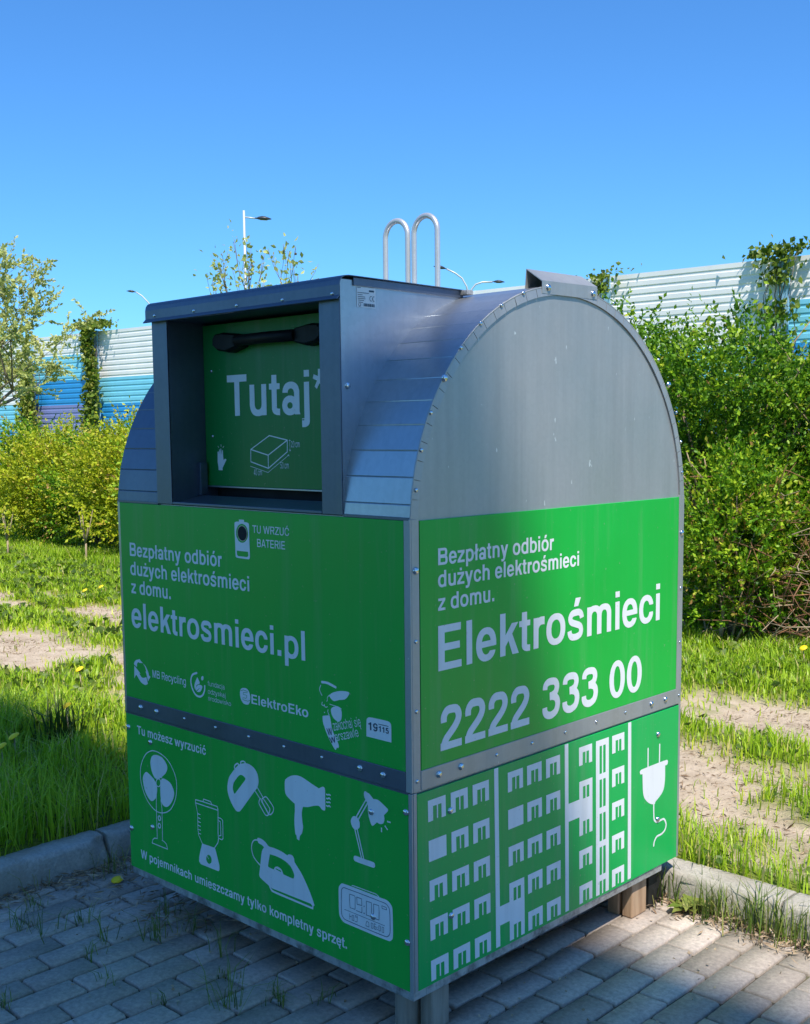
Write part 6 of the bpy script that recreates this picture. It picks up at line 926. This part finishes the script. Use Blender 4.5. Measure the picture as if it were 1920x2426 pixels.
for key, x, y, sc, rz, lab in SHR:
    me, st, src = models[key]
    warm = key.startswith('low') and x < -5
    if src is None:
        o = empty('shrub', (x, y, LAWN - .02), lab, 'shrub', 'shrubs of the hedge along the barrier', rz); o.scale = (sc,) * 3
        f = link('foliage', me, M['hedge_warm'] if key.startswith('low') else M['hedge'], o); st.build('stems', M['twig'], o); models[key][2] = o
    else:
        o = copy_tree(src); o.location = (x, y, LAWN - .02); o.rotation_euler.z = rz; o.scale = (sc,) * 3; o['label'] = lab
    if key == 'low_b' and x > -5:      # its own greener copy of the leaves
        for ch in children_of(o):
            if ch.name.startswith('foliage'): ch.data = ch.data.copy(); ch.data.materials[0] = M['hedge']

# dead brown twigs heaped at the foot of the right hand shrubs
def dead_heap():
    mb = MB(); random.seed(3)
    for k in range(330):
        a = Vector((random.gauss(0, .34), random.gauss(0, .16), abs(random.gauss(.38, .26)))); d = Vector((random.gauss(0, 1), random.gauss(0, .6), random.gauss(.25, .6))).normalized(); L = .12 + .3 * random.random()
        m_ = a + d * L * .5 + Vector((random.gauss(0, .03),) * 3)
        mb.tube([a, m_, a + d * L], [.0045, .0035, .0015], 4, mi=0 if random.random() < .6 else 1)
    return mb
M['dead'] = plain('dead_brown_twig', (.23, .11, .055), .9, 0, .4, 12)
o = dead_heap().build('brushwood_heap', [M['dead'], M['twig']], None, (-1.40, 5.22, LAWN)); tag(o, 'heap of dead reddish brown twigs under the shrubs at the right edge', 'brushwood', None, 'stuff')
mb = MB(); random.seed(5)
for k in range(2):
    pass
for (x, y, L, lean) in ((.0, 0, .42, (.03, .0)), (.06, .03, .56, (.10, .02)), (.10, -.02, .34, (.16, 0)), (-.20, .0, .26, (-.18, .02)), (-.13, .04, .2, (-.02, 0))):
    b0 = Vector((x, y, -.03)); e = Vector((x + lean[0], y + lean[1], L)); mb.tube([b0, b0.lerp(e, .5) + Vector((.012, 0, 0)), e], [.018 if L > .4 and x == 0 else .009, .013 if x == 0 else .007, .004], 7)
for k in range(34):
    a = Vector((random.uniform(-.32, .2), random.gauss(0, .08), random.uniform(.03, .36))); d = Vector((random.gauss(0, 1), random.gauss(0, .5), random.gauss(.1, .5))).normalized(); mb.tube([a, a + d * .07, a + d * .16 + Vector((0, 0, .02))], [.004, .003, .0015], 4)
o = mb.build('bare_stump_stems', M['twig'], None, (-1.92, 5.10, LAWN)); tag(o, 'bare pale cut stems of a bush standing in grass, right of the container', 'bare stems')

# ------------------------------------------------------------------ trees
def limbs(mb, base, dir_, L, r, depth, tips, spread=.55, lift=.15, minr=.004):
    """recursive tapered limb; collects twig tips"""
    n = 4; p = Vector(base); d = Vector(dir_).normalized(); pts = [p.copy()]; rs = [r]
    for k in range(n):
        d = (d + Vector((random.gauss(0, .11), random.gauss(0, .11), random.gauss(lift * .25, .06)))).normalized(); p = p + d * (L / n); pts.append(p.copy()); rs.append(max(minr, r * (1 - .55 * (k + 1) / n)))
    mb.tube(pts, rs, 7 if r > .03 else 5 if r > .01 else 4)
    if depth == 0: tips.append((pts[1], pts[-1])); return
    m = 3 if depth > 1 else 4
    for k in range(m):
        i = 1 + (k * (n - 1)) // m + (1 if k else 0); q = pts[min(n, i + 1)]
        ax = Vector((random.gauss(0, 1), random.gauss(0, 1), random.gauss(lift, .45))).normalized()
        limbs(mb, q, (d * (1 - spread) + ax * spread), L * (.55 + .18 * random.random()), rs[min(n, i + 1)] * .75, depth - 1, tips, spread, lift, minr)
    tips.append((pts[2], pts[-1]))
def tree(name, loc, label, cat, seed, trunk_h, limbs_n, L, r, depth, leaf, nper, mleaf, base, spread=.55, lift=.2, up=.55, group=None, tw=.35):
    global rng
    keep = rng; rng = np.random.default_rng(seed); random.seed(seed)
    t = empty(name, loc, label, cat, group); mb = MB(); tips = []
    mb.tube([(0, 0, -.1), (.02, .01, trunk_h * .35), (-.02, .03, trunk_h * .7), (0, 0, trunk_h)], [r * 1.35, r * 1.1, r * .9, r * .7], 10)
    for k in range(limbs_n):
        a = 2 * math.pi * (k + random.random() * .6) / limbs_n; z = trunk_h * (.45 + .55 * (k + 1) / limbs_n)
        limbs(mb, (0, 0, z), (math.cos(a), math.sin(a), up + random.random() * .5 + .6 * (k / limbs_n)), L * (.8 + .4 * random.random()) * (1.1 - .35 * k / limbs_n), r * .55, depth, tips, spread, lift)
    mb.build('trunk', M['bark'], t)
    A = np.array([a[:] for a, b in tips]); B = np.array([b[:] for a, b in tips]); k = 3
    st = np.concatenate([A + (B - A) * rng.random((len(A), 1)) for _ in range(k)]); dr = np.concatenate([B - A] * k); dr /= np.linalg.norm(dr, axis=1, keepdims=True) + 1e-9
    dr = dr + rng.normal(size=dr.shape) * .5; dr /= np.linalg.norm(dr, axis=1, keepdims=True)
    V, T, Q = twig_leaves(st, dr, tw * (.5 + rng.random(len(st))), nper, leaf, .1, base=base)
    link('crown', np_mesh('crown', V, tris=T, attrs={'tint': Q}), mleaf, t); rng = keep
    return t, tips
tree('spring_tree', (-22.35, 8.5, .06), 'pale green spring tree with loose leaves entering at the left edge', 'tree', 21, 2.0, 14, 2.1, .12, 3, .075, 26, M['pale_leaf'], .5, spread=.5, lift=.25, up=.12)
t, tips = tree('plane_tree', (-14.35, 11.2, .06), 'sparse young tree with few leaves and dark seed balls, seen over the container hood', 'tree', 34, 2.75, 6, 1.35, .06, 2, .10, 2, M['pale_leaf'], .4, spread=.42, lift=.55, up=1.0, tw=.3)
mb = MB(); random.seed(8)
for k in range(26):
    a, b = random.choice(tips); q = b + Vector((0, 0, -.12)); mb.tube([b, q], .003, 4)
    mb.dome(q, (0, 0, 1), .022, .022, 8); mb.dome(q, (0, 0, -1), .022, .022, 8)
mb.build('seed_balls', M['bark'], t)['kind'] = 'stuff'
def sapling(loc, label, seed, h):
    random.seed(seed); t = empty('sapling', loc, label, 'sapling', 'young saplings in front of the hedge'); mb = MB(); f = h * .38
    mb.tube([(0, 0, -.05), (.005, 0, f * .5), (0, .005, f)], [.014, .012, .011], 7); tips_ = []
    for dx, dz, y in ((-.15, .55, .02), (.0, .62, -.03), (.13, .6, .03), (.07, .35, 0)):
        e = Vector((dx * h / .65, y, f + dz * h * .95)); m_ = Vector((dx * .55 * h / .65, y * .5, f + dz * .42 * h)); mb.tube([(0, 0, f - .01), m_, e], [.009, .007, .003], 5); tips_ += [m_, e]
    mb.build('trunk', M['twig'], t)
    P = np.array([p[:] for p in tips_ for _ in range(9)]) + rng.normal(size=(len(tips_) * 9, 3)) * .035
    V, T, Q = leaf_cloud(P, rng.normal(size=P.shape) + [0, 0, .4], .05, np.clip(.55 + rng.normal(0, .2, len(P)), 0, 1))
    link('crown', np_mesh('crown', V, tris=T, attrs={'tint': Q}), M['hedge_warm'], t); return t
sapling((-9.70, 4.84, LAWN - .01), 'small forked sapling with three bare stems in the grass, left of the container', 1, .68)
sapling((-11.08, 4.6, LAWN - .01), 'small sapling in the grass at the far left edge of the picture', 2, .6)

# climbers on the barrier posts
def climber(x, z0, z1, w0, w1, label, seed, n, size, top=False, base=.5, dense=1.0, dx=0):
    global rng
    keep = rng; rng = np.random.default_rng(seed); random.seed(seed)
    c = Vector((x, by(x) - .1, .07)); t = empty('climbing_vine', c, label, 'climbing plant', 'vines on the barrier posts'); mb = MB()
    for k in range(9):
        xs = random.gauss(0, w0 * .3); pts = [(xs + random.gauss(0, .04) + (w1 * random.gauss(0, .25)) * (q / 6), -.03 - .06 * random.random(), (z1 - .07) * q / 6 * (1 if q < 6 else random.uniform(.9, 1.03))) for q in range(7)]
        mb.tube(pts, [.016, .014, .012, .01, .009, .007, .004], 5)
    mb.build('stems', M['bark'], t)
    zz = z0 + (z1 - z0) * rng.random(n); cl = vnoise(zz, zz * 0, 2.6, seed); kp = cl > .30 if dense < 1 else cl > -1; zz = zz[kp]; m_ = len(zz)
    wd = w0 + (w1 - w0) * (zz - z0) / (z1 - z0); xx = rng.normal(0, .42, m_) * wd + dx * np.sin(zz * 3 + seed)
    P = np.c_[xx, -.06 - .2 * rng.random(m_), zz - .07]
    if top:
        m2 = int(n * .22); P2 = np.c_[rng.normal(0, .42, m2), rng.normal(0, .12, m2), z1 - .07 + np.abs(rng.normal(0, .1, m2)) - .03]; P = np.concatenate([P, P2])
    d = np.c_[rng.normal(0, .6, len(P)), -.5 + rng.normal(0, .4, len(P)), -.5 + rng.normal(0, .6, len(P))]
    V, T, A = leaf_cloud(P, d, size, np.clip(base + rng.normal(0, .2, len(P)), 0, 1), ratio=.8)
    link('foliage', np_mesh('foliage', V, tris=T, attrs={'tint': A}), M['vine'], t); rng = keep
climber(-7.92, 1.6, 4.78, .42, .5, 'leafy vine climbing the barrier post at the right edge and spilling over its top', 41, 900, .12, True, .4, .5)
climber(-29.44, .6, 4.85, .75, .3, 'narrow green vine climbing the barrier post left of the container up to the top', 42, 2000, .13, True, .55, 1, .1)
climber(-32.99, .3, 3.9, .85, .5, 'yellowish vine on the leftmost barrier post, behind the pale tree', 43, 2200, .13, False, .72)
climber(-11.67, 4.35, 4.72, .3, .35, 'small tuft of vine on top of the barrier post above the barrel roof', 44, 130, .1, True, .5)

# ================================================================== GRASS (nobody could count it)
def blades(P, h, w, tint, lean=.35):
    n = len(P); a = rng.random(n) * 6.283; dx, dy = np.cos(a), np.sin(a); l = h * lean * (rng.random(n) * 1.3 + .1); px, py = -dy * w * .5, dx * w * .5
    b = np.asarray(P); V = np.empty((n, 5, 3))
    V[:, 0] = np.c_[b[:, 0] - px, b[:, 1] - py, b[:, 2] - .01]; V[:, 1] = np.c_[b[:, 0] + px, b[:, 1] + py, b[:, 2] - .01]
    mx, my, mz = b[:, 0] + dx * l * .35, b[:, 1] + dy * l * .35, b[:, 2] + h * .58
    V[:, 2] = np.c_[mx + px * .8, my + py * .8, mz]; V[:, 3] = np.c_[mx - px * .8, my - py * .8, mz]
    V[:, 4] = np.c_[b[:, 0] + dx * l * 1.25, b[:, 1] + dy * l * 1.25, b[:, 2] + h * np.clip(1 - .35 * (l / h) ** 2, .5, 1)]
    i = np.arange(n)[:, None] * 5
    return V.reshape(-1, 3), i + [0, 1, 2, 3], i + [3, 2, 4], np.repeat(tint, 5)
def view_angle(x, y):
    d = np.c_[x - CAMP[0], y - CAMP[1]]; ang = np.degrees(np.arctan2(d[:, 0] * .722 + d[:, 1] * .692, d[:, 0] * -.6925 + d[:, 1] * .7214)); return ang, np.hypot(d[:, 0], d[:, 1])
NG = 520000
gx = rng.uniform(-15.5, 3.6, NG); gy = rng.uniform(-1.6, 6.3, NG)
ang, dist = view_angle(gx, gy)
inlawn = (gx < BX + .012) | (gy > BY - .012)
sd_ = sandness(gx, gy)
vis = (np.abs(ang) < 25) * np.where((ang > -11.5) & (ang < 12.2), .22, 1.0)
clump = fbm(gx, gy, 3.2, 31)
keep = inlawn & (rng.random(NG) < vis * np.clip(1.0 - .97 * sd_, .012, 1) * np.clip(-.15 + 2.0 * clump, .1, 1.0))
gx, gy, sd_, clump, dist = gx[keep], gy[keep], sd_[keep], clump[keep], dist[keep]
gz = lawn_h(gx, gy)
hh = (.035 + .105 * clump ** 1.5 * (1 - .8 * sd_)) * (.55 + .9 * rng.random(len(gx)))
nearedge = np.exp(-np.abs(gy - BY) / .35) * (gx > BX) + np.exp(-np.abs(gx - BX) / .5) * (gy < BY + .3)
hh *= (1 + .55 * np.clip(nearedge, 0, 1)) * np.where((gx < BX + .02) & (gy < .85), 1.45, 1.0) * np.where(gy > 4.6, 1.25, 1.0)
ww = (.0042 + .0022 * rng.random(len(gx))) * np.clip(dist / 4.2, 1, 2.4)
tt = np.clip(.42 + .3 * (fbm(gx, gy, .9, 51) - .5) + rng.normal(0, .18, len(gx)) + .25 * sd_, 0, 1)
tt = np.where(rng.random(len(gx)) < .07, 1.0, tt)
V, Q, T, A = blades(np.c_[gx, gy, gz], hh, ww, tt, .55)
tag(link('grass', np_mesh('grass', V, Q, T, {'tint': A}), M['grass']), 'bright green grass growing in strips beside the sandy wheel tracks', 'grass', None, 'stuff')

# clover and other low leaves between the blades, bits of straw and twig on the bare sand
pick = rng.random(len(gx)) < .10 * (sd_ < .4); nc = int(pick.sum())
V, T, A = leaf_cloud(np.c_[gx[pick], gy[pick], gz[pick] + .01 + .05 * rng.random(nc)], np.c_[rng.normal(size=(nc, 2)), .25 + .2 * rng.random(nc)], .03 * np.clip(dist[pick] / 4.5, 1, 2), np.clip(.35 + rng.normal(0, .2, nc), 0, 1), .2, .75)
tag(link('ground_cover', np_mesh('ground_cover', V, tris=T, attrs={'tint': A}), M['weed']), 'low clover and broad leaves between the grass blades', 'ground cover', None, 'stuff')
nb = 60000; bx_ = rng.uniform(-13, 3.5, nb); by_ = rng.uniform(1.3, 4.4, nb); ab, db = view_angle(bx_, by_); kb = (sandness(bx_, by_) > .35) & (np.abs(ab) < 25) & (fbm(bx_, by_, 2.2, 90) > .42); bx_, by_, db = bx_[kb], by_[kb], db[kb]; nb = len(bx_)
V, T, A = leaf_cloud(np.c_[bx_, by_, lawn_h(bx_, by_) + .004], np.c_[rng.normal(size=(nb, 2)), rng.normal(0, .25, nb)], .014 + .03 * rng.random(nb) ** 2, rng.random(nb) ** 1.6, .1, .16)
tag(link('straw_debris', np_mesh('straw_debris', V, tris=T, attrs={'tint': A}), M['litter']), 'twig and straw bits strewn over the sandy wheel tracks', 'debris', None, 'stuff')

# dry litter and grit along the kerb foot and in the joints
n = 5200; s1 = rng.random(n)
lx = np.where(s1 < .62, rng.uniform(KX + .02, 3.4, n), KX + .01 + np.abs(rng.normal(0, .05, n))); ly = np.where(s1 < .62, KY - .008 - np.abs(rng.normal(0, .055, n)), rng.uniform(-1.5, KY - .02, n))
extra = s1 > .93; lx[extra] = rng.uniform(-1.6, -.95, extra.sum()); ly[extra] = rng.uniform(-.1, .35, extra.sum())
P = np.c_[lx, ly, .004 + .012 * rng.random(n)]; d = np.c_[rng.normal(size=(n, 2)), rng.normal(0, .22, n)]
V, T, A = leaf_cloud(P, d, .035, rng.random(n), .1, .16)
n2 = 900; P2 = np.c_[rng.uniform(KX, 3.2, n2), rng.uniform(-2.2, KY, n2), np.full(n2, .0035)]
V2, T2, A2 = leaf_cloud(P2, np.c_[rng.normal(size=(n2, 2)), rng.normal(0, .1, n2)], .011, .4 + .6 * rng.random(n2), .3, .8)
tag(link('dry_litter', np_mesh('dry_litter', np.concatenate([V, V2]), tris=np.concatenate([T, T2 + len(V)]), attrs={'tint': np.concatenate([A, A2])}), M['litter']), 'dry straw, leaf bits and grit along the kerb foot', 'plant litter', None, 'stuff')

# ------------------------------------------------------------------ weeds one could count
def tuft(x, y, n, h, label, base=.55, z=-.004, spread=.02, w=.003, lean=.9, grp='grass tufts in the paving joints', name='grass_tuft', cat='grass tuft'):
    P = np.c_[rng.normal(0, spread, n), rng.normal(0, spread, n), np.zeros(n)]
    V, Q, T, A = blades(P, h * (.5 + .6 * rng.random(n)), w * (.7 + .5 * rng.random(n)), np.clip(base + rng.normal(0, .22, n), 0, 1), lean)
    return tag(link(name, np_mesh(name, V, Q, T, {'tint': A}), M['weed'], None, (x, y, z)), label, cat, grp)
for a in ((-1.415, -.318, 26, .10, 'spiky grass tuft in a paving joint, leftmost of the tufts on the shaded paving'), (-1.307, -.301, 9, .12, 'thin grass sprig with one tall blade, right of the leftmost spiky tuft'),
          (-1.306, -.167, 16, .08, 'small fan shaped grass tuft between the leftmost tuft and the container'), (-1.135, -.196, 9, .12, 'wispy few bladed tuft in a joint left of the fan picture corner'),
          (-1.026, -.085, 22, .13, 'tall leaning grass tuft beside the lower left edge of the container'), (-1.076, -.287, 14, .06, 'low mossy tuft at a joint crossing below the wispy tuft'),
          (-1.541, -.216, 24, .05, 'tiny dense tuft on the joint nearest the left kerb'), (-.895, -.331, 10, .05, 'very small tuft in the joint near the lower left of the picture'),
          (-.976, -.614, 18, .06, 'weed tuft cut by the bottom left corner of the picture'), (-.676, -.292, 12, .04, 'tiny tuft in the joint at the bottom edge, left of the yellowish tuft'),
          (-.807, -.010, 12, .13, 'tall dark tuft in the shade under the front edge of the container'), (-.525, -.187, 22, .15, 'yellowish tall tuft on the paving in front of the iron picture'),
          (-.453, -.076, 30, .07, 'short bushy tuft on the paving below the printed sentence'), (-.675, -.080, 14, .05, 'small tuft between the yellowish tuft and the container edge'),
          (-.354, .016, 12, .06, 'dark small tuft under the front edge, nearest to the alarm clock picture'), (-1.0, .03, 16, .10, 'dense shaded tuft at the foot of the container, below the fan picture'), (-1.16, .05, 22, .10, 'shaggy shaded tuft under the front left corner of the container')):
    tuft(*a)
for a in ((-.026, 1.235, 34, .17, 'sparse tall tuft against the back kerb, beside the black rubber block', .45), (.17, 1.225, 60, .16, 'grass tuft at the back kerb, right of the dandelion leaves', .5), (.24, 1.228, 36, .13, 'low straw coloured tuft at the kerb between two taller tufts', .7),
          (.335, 1.222, 62, .19, 'tallest grass tuft at the kerb foot, with upright blades', .5), (.43, 1.225, 50, .15, 'grass tuft at the kerb foot near the right edge', .5), (.55, 1.225, 60, .16, 'grass tuft at the kerb foot cut by the right edge of the picture', .5)):
    tuft(a[0], a[1], a[2], a[3], a[4], a[5], spread=.032, w=.0045, lean=.5, grp='grass tufts along the back kerb')
for x, y, nn, h, lab in ((KX + .05, .36, 40, .15, 'dry shaggy tuft in the gap between two left kerb stones'), (KX + .09, .12, 30, .13, 'brownish tuft at the foot of the left kerb, near the container'), (KX + .03, -.18, 8, .14, 'single thin grass stalks at the foot of the left kerb')):
    tuft(x, y, nn, h, lab, .75, spread=.045, grp='grass tufts along the left kerb')
def rosette(name, loc, n, L, w, label, cat, base, up=.35):
    V, T, A = [], [], []
    for k in range(n):
        a = 6.283 * k / n + rng.normal(0, .2); l = L * (.6 + .5 * rng.random()); e = up * (.4 + rng.random()); d = np.array((math.cos(a), math.sin(a))); s = np.array((-d[1], d[0])); b = len(V); m_ = 5; ti = min(1, max(0, base + rng.normal(0, .15)))
        for q in range(m_ + 1):
            t = q / m_; wd = w * math.sin(math.pi * min(1, .12 + t * .88)) * (1 + (.25 if q % 2 else -.15)); p = d * l * t; z = l * e * math.sin(t * 2.2) * .8 + .006
            V += [(p[0] + s[0] * wd, p[1] + s[1] * wd, z + wd * .2), (p[0], p[1], z), (p[0] - s[0] * wd, p[1] - s[1] * wd, z + wd * .2)]; A += [ti] * 3
        for q in range(m_):
            o_ = b + q * 3; T += [(o_, o_ + 1, o_ + 4), (o_, o_ + 4, o_ + 3), (o_ + 1, o_ + 2, o_ + 5), (o_ + 1, o_ + 5, o_ + 4)]
    return tag(link(name, np_mesh(name, V, tris=T, attrs={'tint': A}, smooth=True), M['weed'], None, loc), label, cat)
rosette('leafy_weed', (.075, 1.222, .0), 13, .085, .016, 'flat bright green leaf rosette on the paving at the back kerb', 'weed', .8)
tuft(-2.93, .70, 70, .26, 'dark clump of long weed leaves at the shadow edge in the grass', .05, float(lawn_h(np.array([-2.93]), np.array([.7]))[0]), .05, .011, .55, None, 'dock_plant', 'weed')
def dandelion(x, y, h, label, first=[None]):
    z = float(lawn_h(np.array([x]), np.array([y]))[0])
    if first[0] is None:
        o = empty('dandelion', (x, y, z), label, 'dandelion', 'yellow dandelions in the grass')
        MB().tube([(0, 0, 0), (.006, .002, .5), (0, 0, 1.0)], .003, 5).build('stalk', M['twig'], o); mb = MB()
        mb.dome((0, 0, 1.0), (-.2, -.5, 1), .026, .012, 12); mb.build('flower', M['dandelion'], o); first[0] = o
        o.children
    else: o = copy_tree(first[0]); o['label'] = label
    o.location = (x, y, z)
    for ch in children_of(o):
        if ch.name.startswith('stalk'): ch.scale = (1, 1, h)
        else: ch.location = (0, 0, h - 1.0)
    return o
dandelion(-7.09, 3.44, .12, 'dandelion beside the far wheel track, right one of the close pair left of the container'); dandelion(-7.13, 3.30, .1, 'dandelion beside the far wheel track, left one of the close pair left of the container')
dandelion(-3.88, 1.34, .14, 'dandelion at the sunlit edge of the near sandy track, left of the container'); dandelion(-2.94, .72, .19, 'dandelion above the dark dock plant')
dandelion(-2.76, .36, .15, 'right one of two dandelions in the shaded grass at the left edge'); dandelion(-2.70, .27, .14, 'dandelion in the shaded grass cut by the left edge of the picture'); dandelion(-1.12, 4.66, .13, 'dandelion in sunlit grass at the right edge below the shrubs')
mb = MB(); mb.dome((0, 0, .004), (.1, -.2, 1), .022, .008, 10); tag(mb.build('yellow_petals', M['dandelion'], None, (-1.518, .09, .004)), 'fallen yellow flower head on the shaded paving left of the container', 'flower head')
